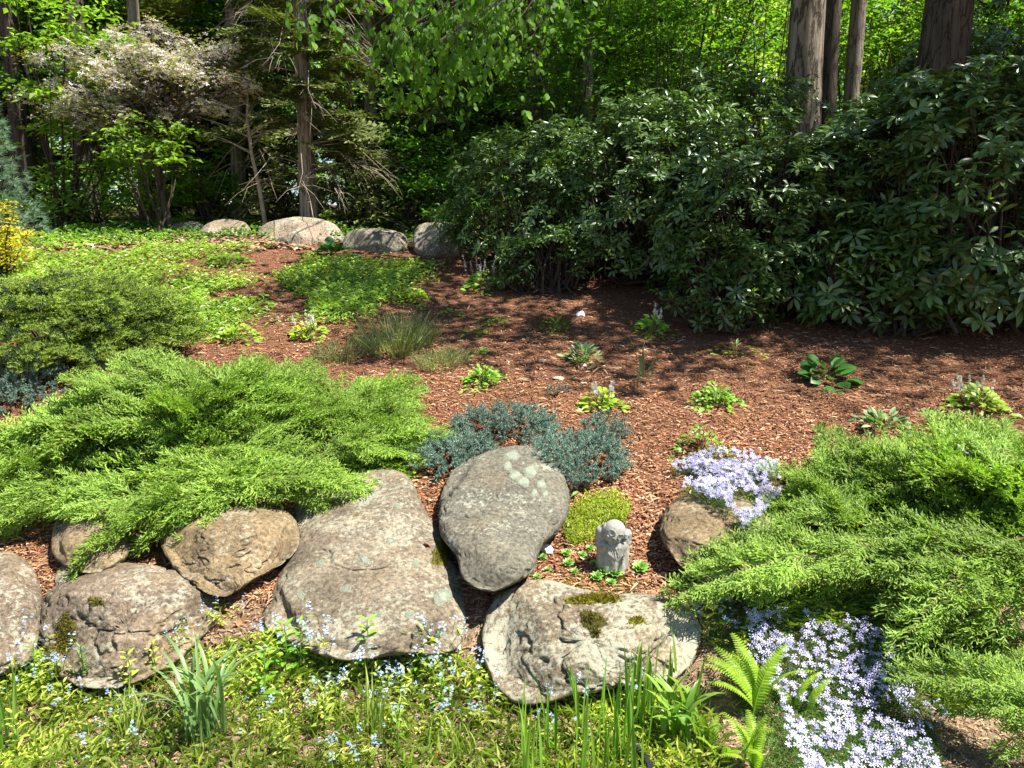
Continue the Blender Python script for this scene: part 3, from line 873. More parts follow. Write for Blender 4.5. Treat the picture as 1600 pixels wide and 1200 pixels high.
juniper('left wing of juniper beside the upper phlox, lower and looser', 1300, 815, .34, .30, .14, 28, 6, lens=(.8, 1.25),
        extra=[(1085, 895, 1260, 870, .13, 1.2), (1110, 860, 1260, 850, .13, 1.1), (1200, 770, 1320, 810, .06, 1.0), (1240, 755, 1340, 800, .06, 1.0), (1220, 890, 1330, 860, .10, 1.0)])

# blue junipers: dense stubby shoots
def shoot_mesh(seed, L=.075, mat='blue', n=70, nl=.011, w=.9):
    r = np.random.default_rng(seed)
    parts = []
    def sh(p0, d, L, n):
        t = r.random(n)
        pos = p0 + np.outer(t * L, d)
        dd = norm(d[None] * .9 + r.normal(0, .75, (n, 3)))
        return soup((NEEDLE[0] * np.array([4.0 * w, 1, 1]), NEEDLE[1]), pos, frames(dd, r.normal(0, 1, (n, 3))), nl * (.7 + .6 * r.random(n)))
    d0 = np.array([0, 1.0, 0])
    parts.append(sh(np.zeros(3), d0, L, n))
    for k in range(7):
        t = r.uniform(.1, .85)
        d = norm(np.array([r.normal(0, .8), 1, r.normal(.1, .7)]))
        parts.append(sh(d0 * L * t, d, L * r.uniform(.35, .6), n // 2))
    V, F = join(parts)
    return mesh('blue_shoot', V, F, M[mat])
BS = [shoot_mesh(i) for i in range(5)]
def blue_juniper(label, cu, cv, rx, ry, h, n, seed, s0=1.0):
    r = np.random.default_rng(seed)
    c = H(cu, cv)
    root = thing('blue_juniper', label, 'shrub', c, 'blue star junipers')
    pos, dr = [], []
    for i in range(n):
        a = r.random() * 6.283; q = math.sqrt(r.random())
        gx, gy = c.x + rx * q * math.cos(a), c.y + ry * q * math.sin(a)
        z = float(terrain(gx, gy)) + h * (1 - q ** 2) * r.uniform(.3, 1) * (1 + .9 * float(fbm(np.array([gx * 9., gy * 9., seed]), 2))) + .02
        pos.append((gx - c.x, gy - c.y, z - c.z))
        dr.append(norm(np.array([math.cos(a) * q, math.sin(a) * q, .55 + .4 * r.random()]) + r.normal(0, .25, 3)))
    pos = np.array(pos); dr = np.array(dr)
    put(BS, 'shoot', root, pos, frames(dr, r.normal(0, 1, (n, 3))), s0 * .85 * r.uniform(.7, 1.4, n))
    V, F = join([tube([np.zeros(3), p * .5, p], [.006, .004, .002], 4) for p in pos[::5]])
    add('stems', mesh('stems', V, F, M['juniper_in']), root)
blue_juniper('blue grey juniper clump between the tall slab and the round boulder', 705, 728, .20, .13, 0.10, 150, 1)
blue_juniper('blue grey juniper clump directly above the round boulder', 790, 680, .25, .16, 0.10, 170, 2)
blue_juniper('blue grey juniper clump hanging down the right side of the round boulder', 900, 730, .22, .22, 0.11, 210, 3)
blue_juniper('small blue grey juniper sprig right of the clumps above the boulder', 945, 690, .12, .12, .10, 60, 4, .8)
blue_juniper('silvery blue juniper at the left picture edge', 15, 625, .30, .30, .22, 160, 5, 1.2)
blue_juniper('tiny blue grey sprig alone on the mulch', 870, 618, .06, .04, .04, 16, 6, .5)

# layered spruce at left
def spruce_plumes(k=4):
    out = []
    for i in range(k):
        r = np.random.default_rng(500 + i)
        s = grow_spray(.36, r, 2, .022, .46, .8, .010, .12, .2)
        s = [(a, b, w_, lv) for a, b, w_, lv in s]
        A = np.array([x[0] for x in s]); B = np.array([x[1] for x in s]); Lv = np.array([x[3] for x in s])
        n = len(s); k2 = 7
        t = r.random((n, k2, 1))
        pos = (A[:, None] * (1 - t) + B[:, None] * t).reshape(-1, 3)
        dd = norm(np.repeat(norm(B - A), k2, 0) * .7 + r.normal(0, .6, (n * k2, 3)) + [0, 0, .25])
        V, F = soup((NEEDLE[0] * np.array([3.6, 1, 1]), NEEDLE[1]), pos, frames(dd, r.normal(0, 1, (n * k2, 3))), .017 * (.7 + .6 * r.random(n * k2)))
        mi = np.repeat(((Lv == 0) & (r.random(n) < .8)).astype(int), k2)
        out.append(mesh('spruce_plume', V, F, [M['spruce'], M['spruce_tip']], False, mi))
    return out
SP = spruce_plumes()
def spruce_shrub():
    r = np.random.default_rng(77)
    c = H(70, 545)
    root = thing('nest_spruce', 'dark layered spruce shrub with pale green tips at left', 'shrub', c)
    pos, dr, nn, ss = [], [], [], []
    for i in range(215):
        lay = r.integers(0, 6) / 5.0
        a = r.random() * 6.283; q = math.sqrt(r.uniform(.1, 1)) * (1 - .55 * lay ** 1.5)
        p = np.array([.92 * q * math.cos(a), .60 * q * math.sin(a), .07 + lay * .30 + r.normal(0, .02)])
        p[2] += 0.17 * p[1]
        pos.append(p); dr.append(norm(np.array([math.cos(a), math.sin(a), .12 + r.normal(0, .1)]))); nn.append((r.normal(0, .1), r.normal(0, .1) - .25, 1)); ss.append(r.uniform(.75, 1.15))
    put(SP, 'bough', root, np.array(pos), frames(np.array(dr), np.array(nn, float)), np.array(ss))
    V, F = join([tube([np.zeros(3), p * [.4, .4, .5], p * [.9, .9, .8]], [.010, .006, .002], 4) for p in pos[::5]])
    add('stems', mesh('stems', V, F, M['twig_dark']), root)
spruce_shrub()

# ------------------------------------------------------------------ laurel / rhododendron shrubs
def laurel(label, cx, cy, rx, ry, zt, n, seed, ls=.10, group='dark evergreen laurels and rhododendrons', new=.10, single=300, name='laurel_shrub', zb=None, mat='rhodo'):
    n = int(n * 1.5); ls *= .86; new *= 1.6
    r = np.random.default_rng(seed)
    g = float(terrain(cx, cy)); zb = g if zb is None else zb
    H_ = zt - zb
    root = thing(name, label, 'shrub', (cx, cy, g), group)
    # whorl centres on a lumpy dome
    m = n
    a = r.random(m) * 2 * np.pi; zf = r.random(m) ** .85
    shell = r.uniform(.62, 1.0, m) ** .6
    prof = np.sqrt(np.clip(1 - np.clip((zf - .35) / .65, 0, 1) ** 2.2, 0.02, 1)) * (.80 + .2 * np.clip(zf / .3, 0, 1))
    dirn = np.stack([np.cos(a), np.sin(a), zf * 2], -1)
    lump = 1 + .34 * fbm(dirn * 2.1 + seed, 3) + .28 * fbm(dirn * 6 + seed, 2)
    rr_j = 1 + np.abs(r.normal(0, .06, m)) * (r.random(m) < .3) * 2
    rr = prof * shell * lump * rr_j
    P = np.stack([cx + rx * rr * np.cos(a), cy + ry * rr * np.sin(a), zb + .05 + H_ * zf * (.80 + .55 * (lump - .8))], -1)
    out = norm(np.stack([np.cos(a) * rx * (1 - zf * .6), np.sin(a) * ry * (1 - zf * .6), .45 + zf * 1.1], -1) + r.normal(0, .35, (m, 3)))
    kp = fbm(P * 3.4 + seed, 2) > -.16
    P, out, shell = P[kp], out[kp], shell[kp]; m = len(P)
    k = 8
    fr = frames(out, r.normal(0, 1, (m, 3)))
    th = (np.arange(k) / k * 2 * np.pi)[None] + r.random((m, 1)) * 6.28
    el = r.normal(.25, .28, (m, k))
    loc = np.stack([np.cos(th) * np.cos(el), np.sin(el), np.sin(th) * np.cos(el)], -1)
    d = np.einsum('mij,mkj->mki', fr, loc)
    d[..., 2] -= .18
    pos = P[:, None] + d * .012 + out[:, None] * (r.random((m, k, 1)) * .03)
    nrm = out[:, None] + r.normal(0, .25, (m, k, 3))
    sl = ls * r.uniform(.65, 1.15, (m, k))
    pos = pos.reshape(-1, 3); d = norm(d.reshape(-1, 3)); nrm = nrm.reshape(-1, 3); sl = sl.reshape(-1)
    leaves(root, LR, M[mat], pos, frames(d, nrm), sl, single=single)
    # fresh growth candles
    i = r.random(m) < new
    i &= (shell > .8)
    q = P[i]; kk = 6
    dd = norm(out[i][:, None] + r.normal(0, .35, (len(q), kk, 3)))
    if len(q):
        V, F = soup(LFN, (np.repeat(q, kk, 0) + np.repeat(out[i], kk, 0) * .02) - np.array(root.location), frames(dd.reshape(-1, 3), r.normal(0, 1, (len(q) * kk, 3))), ls * .55 * r.uniform(.6, 1.1, len(q) * kk))
        add('new_growth', mesh('new_growth', V, F, M['rhodo_new']), root, kind='stuff')
    st = []
    for j in range(0, m, max(1, m // 130)):
        b0 = np.array([cx + r.normal(0, rx * .25), cy + r.normal(0, ry * .25), g - .03])
        mid = b0 * .45 + P[j] * .55 + r.normal(0, .05, 3) - [0, 0, .06]
        st.append(tube([b0, mid, P[j]], [.014, .009, .004], 5))
    world_part('stems', join(st), M['twig_dark'], root)
    return root
laurel('mountain laurel at the left end of the hedge beside the upright grey boulder', xat(850, 8.0), 8.0, 1.0, .8, 2.75, 1500, 1, .085, new=.12)
laurel('tall sunlit laurel in the middle of the hedge', xat(1010, 7.4), 7.5, 1.05, .8, 2.95, 1700, 2, .088, new=.10)
laurel('sunlit laurel bulging forward in front of the thick plated trunk', xat(1165, 6.6), 6.7, .85, .75, 2.62, 1600, 3, .092, new=.12)
laurel('shaded rhododendron right of the thick plated trunk', xat(1340, 6.7), 6.8, .9, .8, 2.80, 1400, 4, .105, new=.03, name='rhododendron_shrub')
laurel('dark broad leaved rhododendron at the right picture edge', xat(1530, 5.9), 6.2, .95, .8, 3.0, 1500, 5, .125, new=.03, name='rhododendron_shrub')
laurel('low laurel skirt reaching down onto the mulch at the hedge corner', xat(1130, 5.95), 6.1, .42, .35, 1.75, 420, 6, .085, new=.12, single=200)
laurel('low rhododendron skirt in deep shade at the right', xat(1390, 5.9), 6.05, .7, .40, 1.85, 600, 7, .115, new=.02, single=200, name='rhododendron_shrub')
laurel('rear laurel rising behind the hedge centre', xat(1120, 8.6), 8.8, 1.2, .7, 3.6, 1500, 8, .09, new=.05, single=60)
laurel('rear rhododendron behind the right trunk', xat(1560, 8.0), 8.2, 1.4, .8, 3.9, 1700, 9, .11, new=.02, single=60, name='rhododendron_shrub')
laurel('low dark laurel sprigs at the foot of the hedge left of centre', xat(860, 7.0), 7.1, .45, .35, 1.75, 380, 10, .08, new=.10, single=120)

# ------------------------------------------------------------------ trees
def trunk_mesh(name, path, r0, r1, mat, sides=20, n=40, ridges=.05, seed=0, flare=.35):
    path = np.array(path, float)
    tt = np.linspace(0, len(path) - 1, n)
    pts = np.stack([np.interp(tt, np.arange(len(path)), path[:, k]) for k in range(3)], -1)
    s = np.linspace(0, 1, n)
    pts[:, 0] += .03 * fbm(np.stack([s * 4, s * 0 + seed, s * 0], -1), 2) * (r0 * 8)
    rad = r0 + (r1 - r0) * s + flare * r0 * np.exp(-s * 18)
    V, F = tube(pts, rad, sides)
    cen = np.repeat(pts, sides, 0)
    o = V[:-1] - cen
    a = np.tile(np.arange(sides) / sides * 2 * np.pi, n)
    q = np.stack([np.cos(a) * 2.5, np.sin(a) * 2.5, V[:-1, 2] * .8 + seed], -1)
    V[:-1] = cen + o * (1 + ridges * fbm(q * 2, 3)[:, None] * 2)
    return V, F

def crown_clumps(r, n, rx, ry, rz):
    p = norm(r.normal(0, 1, (n, 3))) * (r.random((n, 1)) ** .42)
    return p * [rx, ry, rz]

def crown_mesh(name, seed, rx, ry, rz, ncl, lpc, lsz, mat, cl=.55, flat=.3, tm=LF, droop=-.25, holes=True, second=None, sec=.0):
    r = np.random.default_rng(seed)
    c = crown_clumps(r, ncl, rx, ry, rz)
    n = ncl * lpc
    cc = np.repeat(c, lpc, 0)
    s = np.repeat(r.uniform(.6, 1.25, ncl), lpc)[:, None] * cl
    off = r.normal(0, .5, (n, 3)) * s * [1, 1, flat]
    pos = cc + off
    pos[:, 2] -= .25 * (off[:, 0] ** 2 + off[:, 1] ** 2) / cl
    out = norm(np.concatenate([off[:, :2] + r.normal(0, .2, (n, 2)), np.full((n, 1), 0.0)], 1))
    out[:, 2] = droop + r.normal(0, .3, n)
    nn = np.stack([r.normal(0, .4, n), r.normal(0, .4, n), np.ones(n)], -1)
    sz = lsz * r.uniform(.6, 1.25, n)
    V, F = soup(tm, pos, frames(out, nn), sz)
    if second is None: return mesh(name, V, F, mat), c
    mi = np.repeat((r.random(n) < sec).astype(int), len(tm[1]))
    return mesh(name, V, F, [mat, second], False, mi), c

def limb_mesh(name, c, mat, seed, r0=.05, frac=1.0, origin=(0, 0, -1.0), sides=5, z0=-3.0):
    r = np.random.default_rng(seed)
    parts = []
    for p in c[: int(len(c) * frac)]:
        zst = min(p[2] - .3 - .35 * np.hypot(p[0], p[1]), p[2])
        s0 = np.array([0, 0, max(zst, z0)])
        mid = (s0 + p) / 2 + [0, 0, .12] + r.normal(0, .08, 3)
        parts.append(tube([s0, (s0 + mid) / 2 + r.normal(0, .04, 3), mid, p], [r0, r0 * .7, r0 * .45, r0 * .15], sides, False))
    V, F = join(parts)
    return mesh(name, V, F, mat)

CR = {}
def make_crowns():
    for k in range(3):
        me, c = crown_mesh('leafy_crown', 10 + k, 2.4, 2.2, 2.8, 120, 72, .115, M['maple'], .62, .28)
        CR['maple%d' % k] = (me, limb_mesh('limbs', c, M['bark_dark'], k, .035, .7))
    for k in range(2):
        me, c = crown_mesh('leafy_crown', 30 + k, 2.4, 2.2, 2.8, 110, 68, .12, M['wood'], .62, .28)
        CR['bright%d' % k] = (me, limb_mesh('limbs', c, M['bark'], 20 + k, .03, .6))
make_crowns()
_me, _c = crown_mesh('leafy_crown', 55, 1.25, 1.0, .7, 30, 26, .12, M['maple'], .34, .3)  # thin crown shaped to cast dappled shade from out of view
CR['sparse'] = (_me, limb_mesh('limbs', _c, M['bark_dark'], 56, .03, 1.0, z0=-.8))

def tree(label, u, Y, kind, r0, top=11, lean=(0, 0), bark='bark', crowns=((0, 0, 6.5, 1.0),), group='trees of the wood', name='forest_tree', sides=16, x=None, seed=0, ridges=.05, flare=.35):
    X = (u - 800) / FPX * (Y * .985 - .33) if x is None else x
    g = float(terrain(X, Y))
    root = thing(name, label, 'tree', (X, Y, g), group)
    path = [(0, 0, -.15), (lean[0] * .3, lean[1] * .3, top * .3), (lean[0] * .65, lean[1] * .65, top * .65), (lean[0], lean[1], top)]
    V, F = trunk_mesh('trunk', path, r0, r0 * .35, M[bark], sides, 60, ridges, seed + u * .01, flare)
    add('trunk', mesh('trunk', V, F, M[bark], True), root)
    r = np.random.default_rng(int(u) + int(Y * 10))
    for (dx, dy, z, s) in crowns:
        kk = kind[int(r.integers(0, len(kind)))]
        if s == 'sparse': kk, s = 'sparse', 1.0
        me, lm = CR[kk]
        rz = r.random() * 6.28
        zz = z - g
        lx, ly = lean[0] * zz / top, lean[1] * zz / top
        for nm, mm in (('crown', me), ('limbs', lm)):
            o = add(nm, mm, root, (lx + dx, ly + dy, zz))
            o.rotation_euler = (0, 0, rz); o.scale = (s, s, s)
    return root

MP = ['maple0', 'maple1', 'maple2']; BR = ['bright0', 'bright1']
tree('thickest tree trunk with pale plated bark behind the laurel hedge', 1257, 8.9, MP, .205, 13, (.0, 0), 'bark_plate', ((.8, 2.5, 13, .8),), sides=40, ridges=.06, flare=.1)
tree('slimmer grey trunk close behind the right edge of the thickest trunk', 1296, 9.4, MP, .10, 12, (-.05, 0), 'bark_dark', ((.5, 2.8, 12.8, .6),), flare=.1)
tree('straight medium trunk standing right of the thickest trunk', 1330, 9.6, MP, .10, 12, (.1, 0), 'bark', ((.6, 2.2, 13, .6),), flare=.1)
tree('broad dark trunk rising out of the rhododendrons at right', 1462, 7.9, MP, .25, 12, (.35, 0), 'bark_dark', ((2.6, -1.2, 8.0, .7), (.4, 1.5, 12.5, .8)), sides=36, flare=.1)
tree('slender leaning trunk in bright leaves above the laurels', 1115, 13, BR, .10, 11, (1.3, 0), 'bark', ((0, 0, 4.2, .85), (-2.6, 1, 3.8, .75)), seed=4)
tree('thin pale leaning trunk right of the medium trunk', 1352, 13.5, BR, .09, 11, (1.5, 0), 'bark', ((.3, .4, 4.2, .85), (2.2, 0, 4.5, .8)), seed=5)
tree('thin forked looking trunk near the top right sky gaps', 1385, 15.5, BR, .10, 11, (1.0, 0), 'bark', ((.6, 0, 4.4, .9), (-2, 0, 4.6, .85)), seed=6)
tree('slender dark trunk beyond the bright leaves left of the thickest trunk', 1062, 14.5, BR, .09, 11, (.5, 0), 'bark_dark', ((0, .5, 4.4, .85), (-1.4, 0, 3.8, .8)), seed=7)
tree('black straight trunk just right of picture centre', 835, 10.6, MP, .125, 12, (0, 0), 'bark_dark', ((1.2, 2.0, 4.0, .7), (-.9, 2.2, 4.6, .7)) , seed=8)
tree('pale sunlit trunk half hidden left of the black trunk', 640, 12.4, MP, .12, 12, (.1, 0), 'bark', ((.5, 1, 4.0, .8),), seed=9)
tree('dark trunk at the left picture edge', 28, 11.5, MP, .14, 12, (-.1, 0), 'bark_dark', ((-1, .9, 4.8, .8), (1, 1.6, 6, .8)), seed=10)
tree('straight dark trunk behind the bright maple twigs at left', 124, 11.2, MP, .16, 12, (.15, 0), 'bark_dark', ((.6, 1.6, 4.6, .8),), seed=11)
tree('slim brown trunk between the left maple and the blossom tree', 217, 10.6, MP, .085, 11, (.1, 0), 'bark', ((.2, 2.2, 5.0, .8),), seed=12)
tree('pair of dark stems behind the blossom tree, left stem', 232, 12.0, MP, .15, 12, (.2, 0), 'bark_dark', ((0, 1.2, 5.2, .8),), seed=13)
tree('pair of dark stems behind the blossom tree, right stem', 258, 12.4, MP, .12, 12, (.5, 0), 'bark_dark', ((.6, 1, 5.4, .8),), seed=14)
tree('thin dark trunk right of the sapling in the deep shade', 560, 14.5, MP, .09, 11, (.3, 0), 'bark_dark', ((.3, 0, 4.6, .9),), seed=15)
tree('slender trunk among dark foliage between centre trunk and laurels', 930, 14.0, BR, .09, 11, (.6, 0), 'bark_dark', ((0, .5, 4.2, .85), (1.5, 1, 4.8, .8)), seed=16)
tree('tree with leafy crown behind the rhododendrons at the right edge', 1580, 12.5, MP, .14, 12, (.2, 0), 'bark_dark', ((-.5, 0, 4.4, .9),), seed=17)
tree('tree standing just outside the right picture edge, shading the rhododendrons', 1800, 5.7, MP, .2, 12, (.1, 0), 'bark', ((.7, -1.0, 6.8, .92), (1.6, .8, 8.6, .9), (-3.2, -.6, 6.6, 'sparse'), (-4.1, -.4, 7.0, 'sparse'), (-2.2, -1.0, 6.8, 'sparse'), (-4.6, .4, 7.4, 'sparse')), seed=18, x=6.4)  # sparse crowns added overhead, unseen, to dapple the mulch
tree('leafy tree filling the gap above the far boulders', 740, 16.5, MP, .11, 12, (.2, 0), 'bark', ((0, 0, 4.5, 1.0), (1.5, 1, 5.6, .9)), seed=19)
tree('dark leafy tree at the far left deep in the wood', 60, 16, MP, .12, 12, (.2, 0), 'bark_dark', ((-.5, 0, 5.0, 1.0),), seed=20)
tree('dark leafy tree deep in the wood behind the blossoms', 330, 16, MP, .12, 12, (.2, 0), 'bark_dark', ((0, 0, 4.8, 1.1),), seed=21)

# far woodland: one mass
def far_wood():
    r = np.random.default_rng(99)
    Vs = []
    parts = []
    n_t = 80
    cen = []
    for i in range(n_t):
        Y = r.uniform(19, 38); X = r.uniform(-.85, .85) * Y
        g = float(terrain(X, Y)); rad = r.uniform(.10, .2)
        parts.append(tube([(X, Y, g - .2), (X + r.normal(0, .3), Y, g + 6), (X + r.normal(0, .6), Y, g + 14)], [rad, rad * .7, rad * .4], 7))
        for k in range(30):
            z = g + .3 + (.33 * Y + .5) * r.random() ** 1.1
            cen.append((X + r.normal(0, 2.4), Y + r.normal(0, 1.5), z, r.uniform(.6, 1.3)))
    cen = np.array(cen)
    lpc = 52
    cc = np.repeat(cen, lpc, 0); n = len(cc)
    off = r.normal(0, .55, (n, 3)) * cc[:, 3:4] * [1.2, 1, .4]
    pos = cc[:, :3] + off
    out = rdirs(n, -.2, r)
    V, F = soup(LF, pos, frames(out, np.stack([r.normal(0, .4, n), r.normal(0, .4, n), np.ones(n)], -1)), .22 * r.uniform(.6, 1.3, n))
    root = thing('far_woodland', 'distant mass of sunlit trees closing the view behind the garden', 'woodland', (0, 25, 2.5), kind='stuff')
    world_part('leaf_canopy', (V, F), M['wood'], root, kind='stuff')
    world_part('distant_trunks', join(parts), M['bark'], root, True, kind='stuff')
far_wood()

# hemlock with a shaggy trunk and dead twigs
SPRAYH = None
def hemlock(label, u, Y, seed, r0=.14, nb=90, z0=1.2, z1=8.5, reach=1.7, dead=60, bark='bark_red', dens=1.0, name='hemlock_tree', mat='hemlock', group='hemlocks at the wood edge'):
    global SPRAYH
    if SPRAYH is None:
        SPRAYH = []
        for i in range(4):
            r = np.random.default_rng(700 + i)
            s = grow_spray(1.0, r, 2, .05, .42, .85, .034, .10, .2)
            SPRAYH.append([x for x in s])
    r = np.random.default_rng(seed)
    X = xat(u, Y); g = float(terrain(X, Y))
    root = thing(name, label, 'tree', (X, Y, g), group)
    V, F = trunk_mesh('trunk', [(0, 0, -.1), (.03, 0, 4), (.1, 0, 11)], r0, r0 * .3, M[bark], 26, 70, .10, seed, .3)
    add('trunk', mesh('trunk', V, F, M[bark], True), root)
    key = mat + 'h'
    if key not in CR:
        CR[key] = [segs_mesh(s, [M[mat], M['twig_dark']], 'hemlock_bough', wood_lev=2) for s in SPRAYH]
    pos, dr, nn, ss = [], [], [], []
    for i in range(nb):
        z = r.uniform(z0, z1); a = r.random() * 6.283
        L = reach * (1 - (z - z0) / (z1 - z0 + 3)) * r.uniform(.5, 1.1)
        st = r.uniform(0.05, .45) * L
        d = np.array([math.cos(a), math.sin(a), -.12 + r.normal(0, .12)])
        pos.append(np.array([0, 0, z]) + d * st); dr.append(norm(d)); nn.append((r.normal(0, .25), r.normal(0, .25), 1)); ss.append(L * .85)
    put(CR[key], 'bough', root, np.array(pos), frames(np.array(dr), np.array(nn, float)), np.array(ss))
    tw = []
    for i in range(dead):
        z = r.uniform(.4, 4.2); a = r.random() * 6.283; L = r.uniform(.4, 1.3)
        d = np.array([math.cos(a), math.sin(a), r.normal(-.15, .2)])
        p0 = np.array([0, 0, z]) + d * .1
        p1 = p0 + d * L * .5 + [0, 0, .03]; p2 = p0 + d * L + [0, 0, -L * .3]
        p1 = p1 + [0, 0, .07 * L]; tw.append(tube([p0, p0 * .6 + p1 * .4 + r.normal(0, .02, 3), p1, p1 * .5 + p2 * .5 + r.normal(0, .03, 3), p2], [.007, .006, .0045, .003, .001], 4, False))
        for k in range(9):
            q = p0 + (p2 - p0) * r.uniform(.3, .9); e = q + norm(d + r.normal(0, .6, 3)) * L * .35 - [0, 0, L * .12]
            tw.append(tube([q, (q + e) / 2 + [0, 0, .03] + r.normal(0, .015, 3), e], [.0028, .002, .0007], 3, False))
    if tw: add('dead_twigs', mesh('dead_twigs', *join(tw), M['twig']), root)
    return root
hemlock('hemlock with reddish shaggy trunk and many dead grey twigs left of centre', 492, 9.7, 1, .10, 120, .9, 6.0, .95, 80)
hemlock('hemlock with olive sprays behind the pale sapling', 390, 11.8, 2, .10, 100, .4, 6.0, 1.6, 40)
hemlock('dense hemlock in shade between shaggy trunk and centre', 590, 11.8, 3, .10, 90, .3, 5.0, 1.5, 40)
hemlock('dark hemlock deep in the shade behind the upright grey boulder', 730, 12.6, 4, .10, 90, .3, 4.6, 1.5, 30)
hemlock('hemlock closing the gap behind the blossom tree', 290, 13.5, 5, .10, 110, .3, 9, 2.0, 20)
hemlock('hemlock at the far left behind the white pine', 80, 13.5, 6, .10, 110, .3, 8, 2.0, 20)

# low understory shrubs behind far boulders
def leafy_shrub(label, u, Y, rx, ry, h, n, mat, ls, seed, name='leafy_shrub', tm=LF, group=None, cat='shrub', zc=.5, clump=.22, second=None, sec=0, z0=0, flat=.5, cl_n=None, stemr=.012):
    r = np.random.default_rng(seed)
    X = xat(u, Y); g = float(terrain(X, Y))
    root = thing(name, label, cat, (X, Y, g), group)
    ncl = cl_n or max(8, n // 45)
    me, c = crown_mesh('foliage', seed, rx, ry, h * .5, ncl, n // ncl, ls, M[mat], clump, flat, tm, -.1, second=M[second] if second else None, sec=sec)
    o = add('foliage', me, root, (0, 0, h * zc + z0))
    st = []
    for p in c[::2]:
        q = p + [0, 0, h * zc + z0]
        b0 = np.array([r.normal(0, .05), r.normal(0, .05), -.03])
        st.append(tube([b0, b0 * .4 + q * .5 + r.normal(0, .04, 3), q], [stemr, stemr * .7, stemr * .3], 5, False))
    add('stems', mesh('stems', *join(st), M['twig_dark']), root)
    return root
US = 'understory shrubs in the shade behind the far boulders'
for k, (u, Y, rx, h, n, mt, lb) in enumerate([
    (345, 10.2, .7, 1.0, 1500, 'maple', 'low leafy bush behind the left end of the far boulders'),
    (455, 10.6, .8, .9, 1600, 'hemlock', 'dull green bush behind the widest far boulder'),
    (560, 10.0, .7, .9, 1500, 'hemlock', 'dull green bush behind the low dark far boulder'),
    (650, 10.4, .9, 1.3, 2000, 'maple', 'shaded bush rising behind the upright grey far boulder'),
    (745, 9.6, .7, 1.0, 1500, 'maple', 'shaded bush between the far boulders and the laurels'),
    (170, 10.4, .8, .9, 1500, 'maple', 'shady undergrowth bush left of the slim brown trunk'),
    (800, 11.0, 1.0, 2.2, 2600, 'maple', 'tall dark bush in front of the black trunk'),
    (930, 10.2, 1.0, 2.4, 2600, 'maple', 'tall dark bush behind the left laurel')]):
    leafy_shrub(lb, u, Y, rx, .5, h, n, mt, .07, 900 + k, group=US, name='understory_shrub')
leafy_shrub('small fresh green fern like bush behind the widest far boulder', 528, 9.35, .14, .12, .35, 220, 'maple_bright', .05, 950, name='understory_shrub', clump=.08)
leafy_shrub('bright green low bush between the slim trunk and the flat slab', 255, 9.9, .6, .4, .9, 900, 'maple_bright', .085, 951, name='understory_shrub')
leafy_shrub('pale green sprouts at the wood edge beside the golden shrub', 120, 9.4, .45, .35, .9, 500, 'maple_bright', .08, 952, name='understory_shrub')
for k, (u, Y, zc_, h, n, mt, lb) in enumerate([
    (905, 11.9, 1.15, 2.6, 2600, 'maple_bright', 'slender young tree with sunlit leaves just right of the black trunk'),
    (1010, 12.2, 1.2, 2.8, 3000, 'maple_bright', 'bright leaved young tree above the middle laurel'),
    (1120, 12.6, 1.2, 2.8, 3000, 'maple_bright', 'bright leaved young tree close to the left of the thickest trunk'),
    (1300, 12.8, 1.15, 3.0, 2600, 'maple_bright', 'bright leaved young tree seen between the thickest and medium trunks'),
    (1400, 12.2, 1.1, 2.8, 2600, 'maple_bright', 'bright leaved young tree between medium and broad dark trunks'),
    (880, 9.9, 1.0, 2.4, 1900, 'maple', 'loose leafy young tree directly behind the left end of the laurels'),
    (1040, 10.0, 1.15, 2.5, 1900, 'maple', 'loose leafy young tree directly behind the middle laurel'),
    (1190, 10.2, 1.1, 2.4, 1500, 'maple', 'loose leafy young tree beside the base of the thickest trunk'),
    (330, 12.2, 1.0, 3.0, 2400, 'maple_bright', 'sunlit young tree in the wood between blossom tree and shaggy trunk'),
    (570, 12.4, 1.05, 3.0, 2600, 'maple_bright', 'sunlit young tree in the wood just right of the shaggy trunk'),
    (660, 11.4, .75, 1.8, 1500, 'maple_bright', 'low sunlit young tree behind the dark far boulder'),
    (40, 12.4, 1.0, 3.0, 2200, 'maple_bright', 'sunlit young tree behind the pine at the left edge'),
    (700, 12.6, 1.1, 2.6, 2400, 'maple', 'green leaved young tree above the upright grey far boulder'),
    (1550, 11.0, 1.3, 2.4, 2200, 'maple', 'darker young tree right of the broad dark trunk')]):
    leafy_shrub(lb, u, Y, 1.25, .9, h, n, mt, .095, 970 + k, name='young_tree', cat='tree', group='young trees catching light in the wood', zc=zc_, clump=.34, flat=.28, cl_n=44, stemr=.012)  # bright leaved ones added to lighten the wood; sun put into leaf colour
leafy_shrub('golden yellow shrub at the left picture edge', 12, 7.2, .30, .3, .80, 2400, 'yellow', .035, 953, name='golden_shrub', clump=.09)
# bright maple twigs at left
leafy_shrub('young maple with bright green layered leaves at left', 120, 9.6, 1.1, .6, 2.6, 2400, 'maple_bright', .10, 954, name='young_maple', cat='tree', zc=.66, clump=.30, flat=.22, cl_n=40, stemr=.016)
leafy_shrub('young beech with bright drooping sprays below the blossom tree', 265, 9.0, .55, .4, 1.1, 900, 'maple_bright', .085, 955, name='young_beech', cat='tree', zc=1.0, clump=.2, flat=.25, cl_n=18)
